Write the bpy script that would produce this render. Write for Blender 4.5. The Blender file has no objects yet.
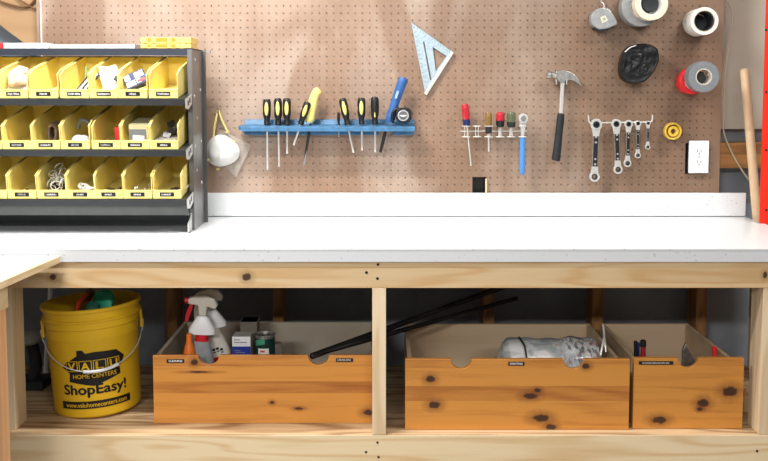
import bpy, bmesh, math, random
from mathutils import Vector, Matrix, noise
random.seed(7)
R = math.radians
scn = bpy.context.scene
COL = scn.collection
# ------------------------------------------------------------------ camera model
F = 950.0; EYE = 1.358; CY = 3.40; TILT = R(4.5); VP = 88.0
PY0 = VP + F*math.tan(TILT)
def ray(px, py):
    a = (px-384)/F; b = -(py-PY0)/F
    # camera forward = (0, cos t, -sin t), up = (0, sin t, cos t)
    return Vector((a, math.cos(TILT)+b*math.sin(TILT), -math.sin(TILT)+b*math.cos(TILT)))
def P(px, py, D):
    r = ray(px, py); k = D/r.y
    return Vector((r.x*k, D-CY, EYE+r.z*k))
def DZ(py, z):            # distance at which pixel row py meets height z
    r = ray(384, py); return (z-EYE)/r.z*r.y
def XX(px, py, D): return P(px, py, D).x
def ZZ(py, D): return P(384, py, D).z
# ------------------------------------------------------------------ materials
def s2l(c):
    return tuple(((x/255)/12.92 if x/255 <= .04045 else ((x/255+.055)/1.055)**2.4) for x in c)
class NT:
    def __init__(s, m): s.t = m.node_tree; s.n = s.t.nodes; s.l = s.t.links
    def new(s, ty, **kw):
        n = s.n.new(ty)
        for k, v in kw.items(): setattr(n, k, v)
        return n
    def set(s, sock, v):
        if hasattr(v, 'is_output') or isinstance(v, bpy.types.NodeSocket): s.l.new(v, sock)
        else: sock.default_value = v
    def math(s, op, a, b=0.0, c=None):
        n = s.new('ShaderNodeMath', operation=op)
        s.set(n.inputs[0], a); s.set(n.inputs[1], b)
        if c is not None: s.set(n.inputs[2], c)
        return n.outputs[0]
    def mix(s, f, a, b, mode='MIX'):
        n = s.new('ShaderNodeMix', data_type='RGBA', blend_type=mode)
        s.set(n.inputs[0], f)
        s.set(n.inputs[6], a if not isinstance(a, tuple) else (*a[:3], 1)); s.set(n.inputs[7], b if not isinstance(b, tuple) else (*b[:3], 1))
        return n.outputs[2]
    def noise(s, vec, scale, detail=3, rough=.5, dist=0):
        n = s.new('ShaderNodeTexNoise'); s.l.new(vec, n.inputs['Vector'])
        n.inputs['Scale'].default_value = scale; n.inputs['Detail'].default_value = detail
        n.inputs['Roughness'].default_value = rough; n.inputs['Distortion'].default_value = dist
        return n.outputs[0]
    def ramp(s, f, stops):
        n = s.new('ShaderNodeValToRGB'); s.l.new(f, n.inputs[0]); e = n.color_ramp.elements
        while len(e) < len(stops): e.new(.5)
        for q, (p, c) in zip(e, stops): q.position = p; q.color = (*c[:3], 1) if isinstance(c, tuple) else (c, c, c, 1)
        return n.outputs[0]
    def mapped(s, scale=(1,1,1), loc=(0,0,0), rot=(0,0,0)):
        if not hasattr(s, 'tc'): s.tc = s.new('ShaderNodeTexCoord')
        m = s.new('ShaderNodeMapping'); s.l.new(s.tc.outputs['Object'], m.inputs[0])
        m.inputs['Scale'].default_value = scale; m.inputs['Location'].default_value = loc; m.inputs['Rotation'].default_value = rot
        return m.outputs[0]
def basemat(name):
    m = bpy.data.materials.new(name); m.use_nodes = True
    t = NT(m); b = t.n['Principled BSDF']
    return m, t, b
def mat(name, rgb, rough=.5, metal=0., var=.06, vs=30, trans=0., ior=1.45, emit=0, bump=0, bs=200, coat=0, alpha=1.0):
    m, t, b = basemat(name); c = s2l(rgb)
    v = t.noise(t.mapped(), vs, 3)
    k = t.ramp(v, [(.3, tuple(x*(1-var) for x in c)), (.7, tuple(min(1, x*(1+var)) for x in c))])
    t.l.new(k, b.inputs['Base Color'])
    b.inputs['Roughness'].default_value = rough; b.inputs['Metallic'].default_value = metal
    b.inputs['Transmission Weight'].default_value = trans; b.inputs['IOR'].default_value = ior
    b.inputs['Coat Weight'].default_value = coat; b.inputs['Alpha'].default_value = alpha
    if bump:
        bn = t.new('ShaderNodeBump'); bn.inputs['Strength'].default_value = bump; bn.inputs['Distance'].default_value = .002
        t.l.new(t.noise(t.mapped(), bs, 3), bn.inputs['Height']); t.l.new(bn.outputs[0], b.inputs['Normal'])
    return m
def wood(name, light, dark, axis='X', gs=9.0, bands=9.0, contrast=1.0, rough=.55, knots=(), strips=None, seed=0, coat=0, off=(0,0,0), wk=.8):
    """contour-like grain from stretched noise; strips = (height, strength) for glued boards stacked in z"""
    m, t, b = basemat(name); L, Dk = s2l(light), s2l(dark)
    st = .09
    sc = {'X': (st,1,1), 'Y': (1,st,1), 'Z': (1,1,st)}[axis]
    vec = t.mapped(sc, (seed*3.7+off[0], seed*1.9, seed*5.1))
    tone = None
    if strips:
        sx = t.new('ShaderNodeSeparateXYZ'); t.l.new(t.tc.outputs['Object'], sx.inputs[0])
        wn = t.new('ShaderNodeValToRGB'); wn.color_ramp.interpolation = 'CONSTANT'
        t.l.new(t.math('DIVIDE', sx.outputs[2], strips[0]), wn.inputs[0]); e = wn.color_ramp.elements
        while len(e) < len(strips[2]): e.new(.5)
        for q, (p_, v_) in zip(e, strips[2]): q.position = p_; q.color = (v_, v_, v_, 1)
        tone = wn.outputs[0]; zi = tone
        cmb = t.new('ShaderNodeCombineXYZ'); t.l.new(t.math('MULTIPLY', tone, 9), cmb.inputs[0]); t.l.new(t.math('MULTIPLY', zi, 3.3), cmb.inputs[2])
        va = t.new('ShaderNodeVectorMath', operation='ADD'); t.l.new(vec, va.inputs[0]); t.l.new(cmb.outputs[0], va.inputs[1]); vec = va.outputs[0]
    n1 = t.noise(vec, gs, 1.5, .4, .3)
    w = t.math('SINE', t.math('MULTIPLY', n1, bands*6.28))
    w = t.math('MULTIPLY_ADD', w, .5, .5)
    w = t.math('POWER', w, 2.2)
    fsc = {'X': (.05,1,1), 'Y': (1,.05,1), 'Z': (1,1,.05)}[axis]
    fine = t.noise(t.mapped(fsc), 160, 3, .6)
    f = t.math('ADD', t.math('MULTIPLY', w, wk*contrast), t.math('MULTIPLY', t.math('SUBTRACT', fine, .5), .8*contrast))
    big = t.noise(t.mapped(fsc, (seed, 0, 4)), 14, 2)
    f = t.math('ADD', f, t.math('MULTIPLY', t.math('SUBTRACT', big, .5), 1.0*contrast))
    if tone is not None: f = t.math('ADD', f, t.math('MULTIPLY', t.math('SUBTRACT', tone, .4), strips[1]))
    f = t.math('MINIMUM', t.math('MAXIMUM', f, 0.0), 1.0)
    c = t.mix(f, L, Dk)
    sp = None
    for (kx, kz, rx, rz) in knots:
        # knots are ellipses in the face plane (x,z)
        if sp is None:
            sp = t.new('ShaderNodeSeparateXYZ'); t.l.new(t.tc.outputs['Object'], sp.inputs[0])
            wob = t.math('MULTIPLY', t.math('SUBTRACT', t.noise(t.mapped(), 60, 2), .5), .9)
        dx = t.math('DIVIDE', t.math('SUBTRACT', sp.outputs[0], kx), rx)
        dz = t.math('DIVIDE', t.math('SUBTRACT', sp.outputs[2], kz), rz)
        d = t.math('SQRT', t.math('ADD', t.math('MULTIPLY', dx, dx), t.math('MULTIPLY', dz, dz)))
        d = t.math('ADD', d, wob)
        halo = t.ramp(t.math('MULTIPLY', d, .4), [(.25, .7), (1.0, 0.0)])
        c = t.mix(halo, c, tuple(x*.55 for x in Dk))
        core = t.ramp(t.math('MULTIPLY', d, .5), [(.36, .92), (.52, 0.0)])
        c = t.mix(core, c, s2l((52, 26, 14)))
    t.l.new(c, b.inputs['Base Color'])
    b.inputs['Roughness'].default_value = rough; b.inputs['Coat Weight'].default_value = coat
    b.inputs['Coat Roughness'].default_value = .25
    return m
M = {}
def pegmat():
    m, t, b = basemat('pegboard_brown')
    n1 = t.noise(t.mapped((1,1,1)), 1.8, 3, .6, .6)
    c = t.mix(t.ramp(n1, [(.36, 0.0), (.66, 1.0)]), s2l((142, 112, 90)), s2l((168, 142, 123)))
    n2 = t.noise(t.mapped((1,1,.5), (4,1,2), (0,.6,0)), 3.2, 4, .6, .25)
    c = t.mix(t.ramp(n2, [(.46, 0.0), (.66, .55)]), c, s2l((190, 172, 158)))
    n3 = t.noise(t.mapped((1,1,.25), (1,3,9), (0,.35,0)), 3.2, 2, .5, .4)
    c = t.mix(t.ramp(n3, [(.53, 0.0), (.57, .6)]), c, s2l((138, 106, 84)))
    # light falloff painted in: blotchy darkening towards the right end of the board
    sx = t.new('ShaderNodeSeparateXYZ'); t.l.new(t.tc.outputs['Object'], sx.inputs[0])
    n4 = t.noise(t.mapped((1,1,1), (7,0,3)), 4, 4, .65)
    g = t.math('ADD', t.math('MULTIPLY', sx.outputs[0], .5), t.math('MULTIPLY', n4, .9))
    c = t.mix(t.ramp(g, [(.42, 0.0), (.95, .75)]), c, s2l((116, 92, 72)))
    t.l.new(c, b.inputs['Base Color']); b.inputs['Roughness'].default_value = .42
    return m
def countermat(name='white_laminate', base=(226, 229, 230)):
    m, t, b = basemat(name)
    n = t.noise(t.mapped(), 120, 1, .4)
    c = t.mix(t.ramp(n, [(.71, 0.0), (.76, .5)]), s2l(base), s2l((128, 130, 132)))
    n2 = t.noise(t.mapped((1,1,1), (3,3,3)), 60, 3, .7)
    c = t.mix(t.ramp(n2, [(.68, 0.0), (.74, .35)]), c, s2l((190, 190, 188)))
    t.l.new(c, b.inputs['Base Color']); b.inputs['Roughness'].default_value = .28
    return m
def mats():
    M['peg'] = pegmat(); M['counter'] = countermat()
    M['edge_grey'] = countermat('laminate_edge', (208, 210, 213))
    M['yellow_bin'] = mat('yellow_bin_plastic', (253, 232, 138), .38, var=.03)
    M['yellow_case'] = mat('yellow_case_plastic', (250, 210, 112), .4, var=.03)
    M['steel_dark'] = mat('dark_painted_steel', (52, 54, 56), .42, .4, var=.1)
    M['steel_web'] = mat('brushed_steel_web', (118, 117, 116), .32, .75, var=.15, vs=8)
    M['wrench_end'] = mat('polished_wrench_steel', (226, 226, 222), .28, .55, var=.08)
    M['steel_grey'] = mat('grey_steel', (150, 150, 148), .3, .9, var=.12)
    M['steel_plate'] = mat('bright_steel_plate', (205, 205, 205), .35, .6, var=.2, vs=90)
    M['black'] = mat('black_plastic', (24, 24, 26), .42)
    M['black_rubber'] = mat('black_rubber', (30, 33, 36), .6, var=.3, vs=80, bump=.3)
    M['white_ink'] = mat('white_ink', (225, 225, 225), .6)
    M['blue_tray'] = mat('worn_blue_plastic', (66, 114, 152), .45, var=.25, vs=45)
    M['blue'] = mat('bright_blue_plastic', (52, 98, 158), .4, var=.12)
    M['sky_blue'] = mat('sky_blue_grip', (72, 140, 215), .4)
    M['tool_yellow'] = mat('yellow_grip', (238, 222, 130), .45)
    M['chrome'] = mat('chrome', (215, 215, 212), .18, 1.0, var=.08)
    M['steel_worn'] = mat('worn_steel', (170, 168, 164), .33, .85, var=.25, vs=70)
    M['alu'] = mat('scribed_aluminium', (172, 190, 200), .42, .45, var=.16, vs=160)
    M['alu_edge'] = mat('bright_aluminium_edge', (215, 215, 208), .35, .5)
    M['wire'] = mat('zinc_wire', (222, 220, 214), .35, .4)
    M['red_clear'] = mat('red_clear_plastic', (205, 50, 62), .15, trans=.2, coat=.5)
    M['amber'] = mat('amber_plastic', (150, 120, 70), .2, trans=.25)
    M['green_clear'] = mat('green_smoke_plastic', (110, 120, 90), .15, trans=.3)
    M['dark_blue'] = mat('dark_blue_plastic', (30, 42, 90), .35)
    M['white_plastic'] = mat('white_plastic', (238, 240, 242), .35, var=.02)
    M['mask'] = mat('mask_fabric', (228, 228, 224), .9, var=.05, bump=.3, bs=400)
    M['elastic'] = mat('yellow_elastic', (226, 208, 130), .8)
    M['foil_grey'] = mat('duct_tape_grey', (156, 158, 158), .38, .25, var=.14, vs=50)
    M['tape_cream'] = mat('cream_tape', (226, 214, 192), .55, var=.06)
    M['tape_white'] = mat('white_tape', (232, 230, 222), .5, var=.05)
    M['tape_grey'] = mat('grey_tape', (122, 126, 130), .45, var=.1, vs=120)
    M['card_core'] = mat('cardboard_core', (196, 188, 176), .8)
    M['core_dark'] = mat('grey_core', (70, 74, 78), .7)
    M['red_tape'] = mat('red_tape', (226, 48, 52), .4)
    M['gold'] = mat('yellow_spool', (214, 176, 60), .35, var=.1)
    M['black_gloss'] = mat('black_shiny_vinyl', (7, 9, 13), .45, var=.4, vs=120, bump=.7, bs=70, coat=.05)
    M['red_paint'] = mat('red_paint', (232, 48, 30), .35, var=.05)
    M['ash'] = mat('pale_handle_wood', (226, 196, 158), .5, var=.06)
    M['cable_beige'] = mat('beige_cable', (176, 160, 134), .5)
    M['concrete'] = mat('grey_concrete', (138, 144, 152), .85, var=.14, vs=6)
    M['plaster'] = mat('grey_beige_board', (170, 158, 144), .8, var=.07, vs=3)
    M['floor'] = mat('concrete_floor', (120, 118, 114), .7, var=.12, vs=4)
    M['ceil'] = mat('white_ceiling', (165, 162, 158), .9)
    M['pipe_grey'] = mat('grey_plastic', (110, 112, 112), .5)
    M['bucket'] = mat('yellow_bucket_plastic', (228, 184, 34), .36, var=.05, vs=8)
    M['ply_grey'] = wood('weathered_plywood', (158, 148, 132), (118, 108, 94), 'X', 5, 5, .6, seed=3)
    M['ply_tan'] = wood('pale_plywood', (206, 182, 150), (174, 146, 114), 'X', 4, 5, .6, seed=5)
    M['brace'] = wood('brace_plywood', (176, 142, 104), (156, 118, 80), 'X', 4, 6, .5, seed=8)
    M['stud'] = wood('stud_pine', (176, 130, 76), (120, 78, 40), 'Z', 12, 6, .8, seed=4)
    M['post'] = wood('pale_post', (226, 204, 170), (196, 160, 116), 'Z', 14, 6, .6, seed=6)
    M['plank'] = wood('deck_plank', (198, 168, 130), (136, 100, 66), 'X', 12, 7, 1.0, seed=9)
    M['ledger'] = wood('ledger_board', (160, 112, 62), (96, 60, 32), 'X', 12, 6, .9, seed=10)
    M['leg_orange'] = wood('fir_leg', (222, 172, 124), (196, 138, 92), 'Z', 12, 6, .5, seed=12)
    M['ply_edge'] = wood('plywood_edge', (228, 204, 164), (206, 172, 122), 'Y', 16, 6, .6, seed=13)
mats()
# ------------------------------------------------------------------ mesh helpers
def xf(bm, vs, mtx):
    for v in vs: v.co = mtx @ v.co
def box(bm, x0, x1, y0, y1, z0, z1, mtx=None):
    vs = [bm.verts.new((x, y, z)) for x in (x0, x1) for y in (y0, y1) for z in (z0, z1)]
    for f in ((0,1,3,2),(4,6,7,5),(0,4,5,1),(2,3,7,6),(0,2,6,4),(1,5,7,3)):
        bm.faces.new([vs[i] for i in f])
    if mtx is not None: xf(bm, vs, mtx)
    return vs
def prism(bm, pts, vec, mtx=None):
    """pts: list of 3D points (closed outline), extruded by vec"""
    a = [bm.verts.new(Vector(p)) for p in pts]; b = [bm.verts.new(Vector(p)+Vector(vec)) for p in pts]
    bm.faces.new(a); bm.faces.new(b[::-1]); n = len(a)
    for i in range(n): bm.faces.new((a[i], b[i], b[(i+1)%n], a[(i+1)%n]))
    if mtx is not None: xf(bm, a+b, mtx)
    return a+b
def ringprism(bm, outer, inner, vec):
    """outline with a same-count hole, extruded"""
    A = [bm.verts.new(Vector(p)) for p in outer]; B = [bm.verts.new(Vector(p)) for p in inner]
    A2 = [bm.verts.new(Vector(p)+Vector(vec)) for p in outer]; B2 = [bm.verts.new(Vector(p)+Vector(vec)) for p in inner]
    n = len(A)
    for i in range(n):
        j = (i+1) % n
        for q in ((A[i],A[j],B[j],B[i]), (A2[j],A2[i],B2[i],B2[j]), (A[j],A[i],A2[i],A2[j]), (B[i],B[j],B2[j],B2[i])): bm.faces.new(q)
def lathe(bm, prof, seg=24, mtx=None, cap=True):
    """prof: (r, z) bottom to top around z"""
    rings = []; allv = []
    for r, z in prof:
        if r < 1e-6: v = bm.verts.new((0,0,z)); rings.append([v]); allv.append(v)
        else:
            q = [bm.verts.new((r*math.cos(2*math.pi*i/seg), r*math.sin(2*math.pi*i/seg), z)) for i in range(seg)]; rings.append(q); allv += q
    for a, b in zip(rings, rings[1:]):
        for i in range(seg):
            j = (i+1) % seg
            if len(a) == 1 and len(b) == 1: continue
            if len(a) == 1: bm.faces.new((a[0], b[j], b[i]))
            elif len(b) == 1: bm.faces.new((a[i], a[j], b[0]))
            else: bm.faces.new((a[i], a[j], b[j], b[i]))
    if cap:
        if len(rings[0]) > 1: bm.faces.new(rings[0][::-1])
        if len(rings[-1]) > 1: bm.faces.new(rings[-1])
    if mtx is not None: xf(bm, allv, mtx)
    return allv
def tube(bm, pts, r, seg=8, closed=False, radii=None):
    pts = [Vector(p) for p in pts]; n = len(pts); rings = []
    up = None
    for i, p in enumerate(pts):
        a = pts[(i-1) % n] if (closed or i > 0) else p; b = pts[(i+1) % n] if (closed or i < n-1) else p
        d = (b-a); d = d.normalized() if d.length > 0 else Vector((0,0,1))
        if up is None: up = d.orthogonal().normalized()
        u = (up - d*up.dot(d)); u = u.normalized() if u.length > 1e-6 else d.orthogonal().normalized(); up = u; w = d.cross(u)
        rr = radii[i] if radii else r
        rings.append([bm.verts.new(p + (u*math.cos(2*math.pi*k/seg) + w*math.sin(2*math.pi*k/seg))*rr) for k in range(seg)])
    rng = range(n) if closed else range(n-1)
    for i in rng:
        a, b = rings[i], rings[(i+1) % n]
        for k in range(seg):
            j = (k+1) % seg; bm.faces.new((a[k], a[j], b[j], b[k]))
    if not closed: bm.faces.new(rings[0][::-1]); bm.faces.new(rings[-1])
def smoothpath(pts, n=6):
    pts = [Vector(p) for p in pts]; out = []
    for i in range(len(pts)-1):
        p0 = pts[max(i-1, 0)]; p1 = pts[i]; p2 = pts[i+1]; p3 = pts[min(i+2, len(pts)-1)]
        for k in range(n):
            t = k/n
            out.append(.5*((2*p1) + (p2-p0)*t + (2*p0-5*p1+4*p2-p3)*t*t + (3*p1-p0-3*p2+p3)*t**3))
    out.append(pts[-1]); return out
def ellipsoid(bm, c, rx, ry, rz, seg=20, rings=12, mtx=None):
    prof = [(math.cos(-math.pi/2+math.pi*i/rings), math.sin(-math.pi/2+math.pi*i/rings)) for i in range(rings+1)]
    prof[0] = (0, -1); prof[-1] = (0, 1)
    vs = lathe(bm, prof, seg, Matrix.Translation(c) @ Matrix.Diagonal((rx, ry, rz, 1)), cap=False)
    if mtx is not None: xf(bm, vs, mtx)
    return vs
def obj(name, bm, m, parent=None, smooth=False, bevel=0, loc=None, world=False, wn=None):
    """links bm as one mesh object; world=True: vertices are world coordinates"""
    bmesh.ops.recalc_face_normals(bm, faces=bm.faces)
    if world:
        if parent is not None: org = Vector(parent['_w'])
        else:
            xs = [v.co for v in bm.verts]
            org = Vector(((min(v.x for v in xs)+max(v.x for v in xs))/2, (min(v.y for v in xs)+max(v.y for v in xs))/2, min(v.z for v in xs)))
        for v in bm.verts: v.co -= org
        if parent is None: loc = org
        wo = org
    else: wo = Vector(loc) if loc is not None else Vector((0,0,0))
    me = bpy.data.meshes.new(name); bm.to_mesh(me); bm.free()
    for mm in (m if isinstance(m, (list, tuple)) else [m]): me.materials.append(mm)
    if smooth:
        for p in me.polygons: p.use_smooth = True
    o = bpy.data.objects.new(name, me); COL.objects.link(o)
    if parent is not None: o.parent = parent
    if loc is not None: o.location = loc
    if world: o['_w'] = tuple(wo)
    if bevel:
        b = o.modifiers.new('bevel', 'BEVEL'); b.width = bevel; b.segments = 2; b.limit_method = 'ANGLE'; b.angle_limit = R(40)
    if smooth:
        # keep hard edges sharp
        try:
            for e in me.edges: pass
            bmm = bmesh.new(); bmm.from_mesh(me)
            for e in bmm.edges:
                if len(e.link_faces) == 2 and e.calc_face_angle(0) > R(38): e.smooth = False
            bmm.to_mesh(me); bmm.free()
        except Exception: pass
    return o
def tag(o, label, cat, group=None, kind=None):
    o['label'] = label; o['category'] = cat
    if group: o['group'] = group
    if kind: o['kind'] = kind
    return o
def thing(name, label, cat, loc=(0,0,0), rot=(0,0,0), group=None):
    o = bpy.data.objects.new(name, None); COL.objects.link(o); o.empty_display_size = .02
    o.location = loc; o.rotation_euler = rot; o['_w'] = tuple(loc)
    return tag(o, label, cat, group)
def struct(name, bm, m, parent=None, **kw):
    o = obj(name, bm, m, parent, world=True, **kw)
    o['kind'] = 'structure'; return o
def dup(root, loc=None, rot=None, label=None, group=None):
    r = root.copy(); COL.objects.link(r)
    for ch in list(root.children):
        c = ch.copy(); COL.objects.link(c); c.parent = r
        for g in list(ch.children):
            d = g.copy(); COL.objects.link(d); d.parent = c
    if loc is not None: r.location = loc; r['_w'] = tuple(loc)
    if rot is not None: r.rotation_euler = rot
    if label: r['label'] = label
    if group: r['group'] = group
    return r
def nb(): return bmesh.new()
def BX(*a, **k):
    b = nb(); box(b, *a, **k); return b
def text_bm(body, size, width=None, extrude=.0004, bold=0.0):
    cu = bpy.data.curves.new('t', 'FONT'); cu.body = body; cu.size = size; cu.align_x = 'CENTER'; cu.align_y = 'CENTER'; cu.extrude = extrude; cu.offset = bold
    cu.resolution_u = 3
    o = bpy.data.objects.new('t', cu); COL.objects.link(o); bpy.context.view_layer.update()
    me = bpy.data.meshes.new_from_object(o.evaluated_get(bpy.context.evaluated_depsgraph_get()))
    bm = nb(); bm.from_mesh(me); bpy.data.objects.remove(o); bpy.data.curves.remove(cu); bpy.data.meshes.remove(me)
    if width and len(bm.verts):
        w = max(v.co.x for v in bm.verts)-min(v.co.x for v in bm.verts)
        for v in bm.verts: v.co.x *= width/w
    return bm
# ------------------------------------------------------------------ key levels
DF = 2.705                                   # front edge of the worktop
ZC = ZZ(249, DF)                             # worktop surface
DB = DZ(217, ZC)                             # front face of the backsplash
ZU = ZZ(262, DF)                             # underside of the worktop
DA = DF+.010                                 # front face of the rail
ZA = ZZ(288, DA)                             # bottom of the rail
ZD = ZZ(435, DA)                             # lower shelf surface
Y = lambda d: d-CY
# ------------------------------------------------------------------ the room
struct('floor', BX(-3.2, 3.2, -7.0, Y(3.52), -.05, 0), M['floor'])
struct('ceiling', BX(-3.2, 3.2, -7.0, Y(3.52), 2.62, 2.67), M['ceil'])
struct('wall_back', BX(-3.2, 3.2, Y(3.52), Y(3.62), 0, 2.62), M['concrete'])
z129 = ZZ(129, 3.47)
struct('wall_upper_back', BX(.9, 3.2, Y(3.47), Y(3.52), z129, 2.62), M['plaster'])
struct('wall_left', BX(-3.25, -3.2, -7.0, Y(3.62), 0, 2.62), mat('side_wall_paint', (150, 148, 145), .8))
struct('wall_right', BX(3.2, 3.25, -7.0, Y(3.62), 0, 2.62), M['plaster'])
n = 1
for px in (171, 278, 489, 598, 702):
    x = XX(px, 300, 3.41)
    struct('trim_%d' % n, BX(x-.0195, x+.0195, Y(3.412), Y(3.52), 0, ZC-.04), M['stud']); n += 1
struct('trim_%d' % n, BX(.9, 3.2, Y(3.43), Y(3.518), ZZ(168, 3.43), ZZ(143, 3.43)), M['ledger']); n += 1
# gusset of plywood at the top left, beside the pegboard
def pxprism(bm, pts, D0, D1):
    """outline read in the picture at distance D0, thickness to D1 along the depth"""
    return prism(bm, [P(x, y, D0) for x, y in pts], (0, D1-D0, 0))
g = nb(); pxprism(g, [(-90, -60), (41.5, -60), (41.5, 60), (46, 60), (0, 25), (-90, -45)], 3.43, 3.45)
bmesh.ops.delete(g, geom=g.verts[:], context='VERTS')
pxprism(g, [(-90, -80), (41, -80), (41.5, 56), (0, 25), (-90, -42)], 3.43, 3.455)
tag(obj('plywood_brace', g, M['brace'], world=True), 'diagonal-cut plywood panel above the bin rack, left of the brown pegboard', 'panel')
for i, (pts, r, lab) in enumerate(((((-8, -3), (2, 2), (12, 5), (22, 7), (30, 5), (40, -6)), .004, 'cable shadow built as a brown tube over the plywood panel, from the picture edge'),
                                   (((14, -6), (20, 0), (27, 4), (33, 8), (39, 10)), .003, 'short cable shadow built as a brown tube, crossing the longer one on the panel'))):
    b = nb(); tube(b, smoothpath([P(x, y, 3.42) for x, y in pts]), r, 8)  # cable shadows on the panel, modelled as thin brown tubes
    tag(obj('cord_shadow', b, mat('shadow_brown', (112, 78, 50), .6), smooth=True, world=True), lab, 'shadow')
# ------------------------------------------------------------------ pegboard with real holes
def pegboard():
    m = 3.40/F; pitch = 7.1*m
    def lines(a, b, ref, st):
        k0 = math.floor((a-ref)/st); r = []; k = k0
        while ref+k*st < b+st: r.append(ref+k*st); k += 1
        r = [q for q in r if a+.001 < q < b-.001]
        return [a]+r+[b]
    x_of = lambda px: XX(px, 170, 3.395)
    z_of = lambda py: ZZ(py, 3.395)
    xs = lines(x_of(41), x_of(719.5), x_of(685), pitch)
    zs = lines(z_of(200), z_of(-75), z_of(174), pitch)
    xa, xb = x_of(685)-.001, x_of(685)+3*pitch+.001
    za, zb = z_of(174)-.001, z_of(143)
    na, nbx, nz = x_of(685)-30*pitch-.001, x_of(685)-28*pitch+.001, z_of(177)
    b = nb(); vcache = {}
    yf, yb = Y(3.395), Y(3.400)
    def V(x, y, z):
        k = (round(x, 5), round(y, 5), round(z, 5))
        if k not in vcache: vcache[k] = b.verts.new((x, y, z))
        return vcache[k]
    r = .0024; N = 8
    for i in range(len(xs)-1):
        for j in range(len(zs)-1):
            x0, x1, z0, z1 = xs[i], xs[i+1], zs[j], zs[j+1]; cx, cz = (x0+x1)/2, (z0+z1)/2
            full = (x1-x0) > pitch*.9 and (z1-z0) > pitch*.9
            if xa < cx < xb and za < cz and z0 < zb:
                if z1 <= zb+.002: continue
                z0 = zb; full = False
            if na < cx < nbx and z0 < nz:
                if z1 <= nz+.002: continue
                z0 = nz; full = False
            if not full:
                b.faces.new([V(x0, yf, z0), V(x1, yf, z0), V(x1, yf, z1), V(x0, yf, z1)]); continue
            corner = [V(x0, yf, z0), V(x1, yf, z0), V(x1, yf, z1), V(x0, yf, z1)]
            ring = [b.verts.new((cx+r*math.cos(-3*math.pi/4+2*math.pi*k/N), yf, cz+r*math.sin(-3*math.pi/4+2*math.pi*k/N))) for k in range(N)]
            rb = [b.verts.new((v.co.x, yb, v.co.z)) for v in ring]
            for c in range(4):
                c2 = (c+1) % 4
                b.faces.new([corner[c], corner[c2], ring[(2*c+2) % N], ring[2*c+1], ring[2*c]])
            for k in range(N): b.faces.new([ring[k], ring[(k+1) % N], rb[(k+1) % N], rb[k]])
    # edges of the board and of the cut-outs
    be = [e for e in b.edges if len(e.link_faces) == 1 and all(abs(v.co.y-yf) < 1e-6 for v in e.verts)]
    ex = bmesh.ops.extrude_edge_only(b, edges=be)
    for v in [q for q in ex['geom'] if isinstance(q, bmesh.types.BMVert)]: v.co.y = yb
    o = obj('pegboard', b, M['peg'], world=True)
    tag(o, 'large brown perforated hardboard mounted on the wall above the white worktop', 'pegboard')
    return o
PB = pegboard()
# white edge moulding on the left edge and pine strip in the notch
e = nb(); box(e, XX(40.8, 20, 3.39), XX(41.4, 20, 3.39), Y(3.385), Y(3.41), ZZ(150, 3.39), 1.95)
tag(obj('edge_strip', e, M['white_plastic'], world=True), 'thin white strip along the left edge of the pegboard above the bin rack', 'strip')
e = nb(); box(e, XX(485.6, 185, 3.4), XX(489, 185, 3.4), Y(3.402), Y(3.44), ZZ(200, 3.4), ZZ(176, 3.4))
e2 = nb(); box(e2, XX(485.2, 185, 3.393), XX(486.8, 185, 3.393), Y(3.385), Y(3.3945), ZZ(194, 3.393), ZZ(178.5, 3.393))
e.free(); tag(obj('wood_sliver', e2, M['ash'], world=True), 'pale wood sliver at the right side of the dark notch below the screwdriver holder', 'wood strip')
# black sheet behind the notch, painting the shade inside it
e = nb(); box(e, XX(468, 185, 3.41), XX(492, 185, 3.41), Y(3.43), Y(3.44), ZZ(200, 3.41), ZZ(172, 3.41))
tag(obj('notch_shade_sheet', e, M['black'], world=True), 'black sheet standing in for shade inside the notch cut in the pegboard above the backsplash', 'box')
# ------------------------------------------------------------------ outlet
op = P(699, 157, 3.38)
t = thing('wall_outlet', 'white double wall outlet at the right end of the pegboard', 'outlet', P(699, 173, 3.38))
b = nb(); c = P(699, 157, 3.378); w, h = 10*3.38/F, 16.3*3.38/F
box(b, c.x-w, c.x+w, Y(3.378), Y(3.386), c.z-h, c.z+h)
pl = obj('cover_plate', b, M['white_plastic'], t, bevel=.002, world=True)
for s in (-1, 1):
    b = nb(); cc = Vector((0, 0, 0)); zc = c.z+s*.0195
    pts = [(c.x+.0165*max(-.8, min(.8, math.cos(a)*1.0)), Y(3.3765), zc+.0145*math.sin(a)) for a in [2*math.pi*k/24 for k in range(24)]]
    prism(b, pts, (0, .004, 0)); sk = obj('socket', b, M['white_plastic'], t, world=True)
    b = nb()
    for dx, hh in ((-.0065, .0045), (.0065, .0035)): box(b, c.x+dx-.0011, c.x+dx+.0011, Y(3.3758), Y(3.378), zc+.003-hh, zc+.003+hh)
    lathe(b, [(.0024, 0), (.0024, .002)], 10, Matrix.Translation((c.x, Y(3.3779), zc-.008)) @ Matrix.Rotation(R(90), 4, 'X'))
    obj('slot', b, M['black'], sk, world=True)
b = nb(); lathe(b, [(.003, 0), (.002, .0015)], 10, Matrix.Translation((c.x, Y(3.3778), c.z)) @ Matrix.Rotation(R(90), 4, 'X')); obj('screw', b, M['steel_plate'], t, world=True)
b = nb(); box(b, XX(686.2, 157, 3.4), XX(708, 157, 3.4), Y(3.3862), Y(3.46), ZZ(172.5, 3.4), ZZ(144, 3.4)); obj('junction_box', b, M['black'], t, world=True)
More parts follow.
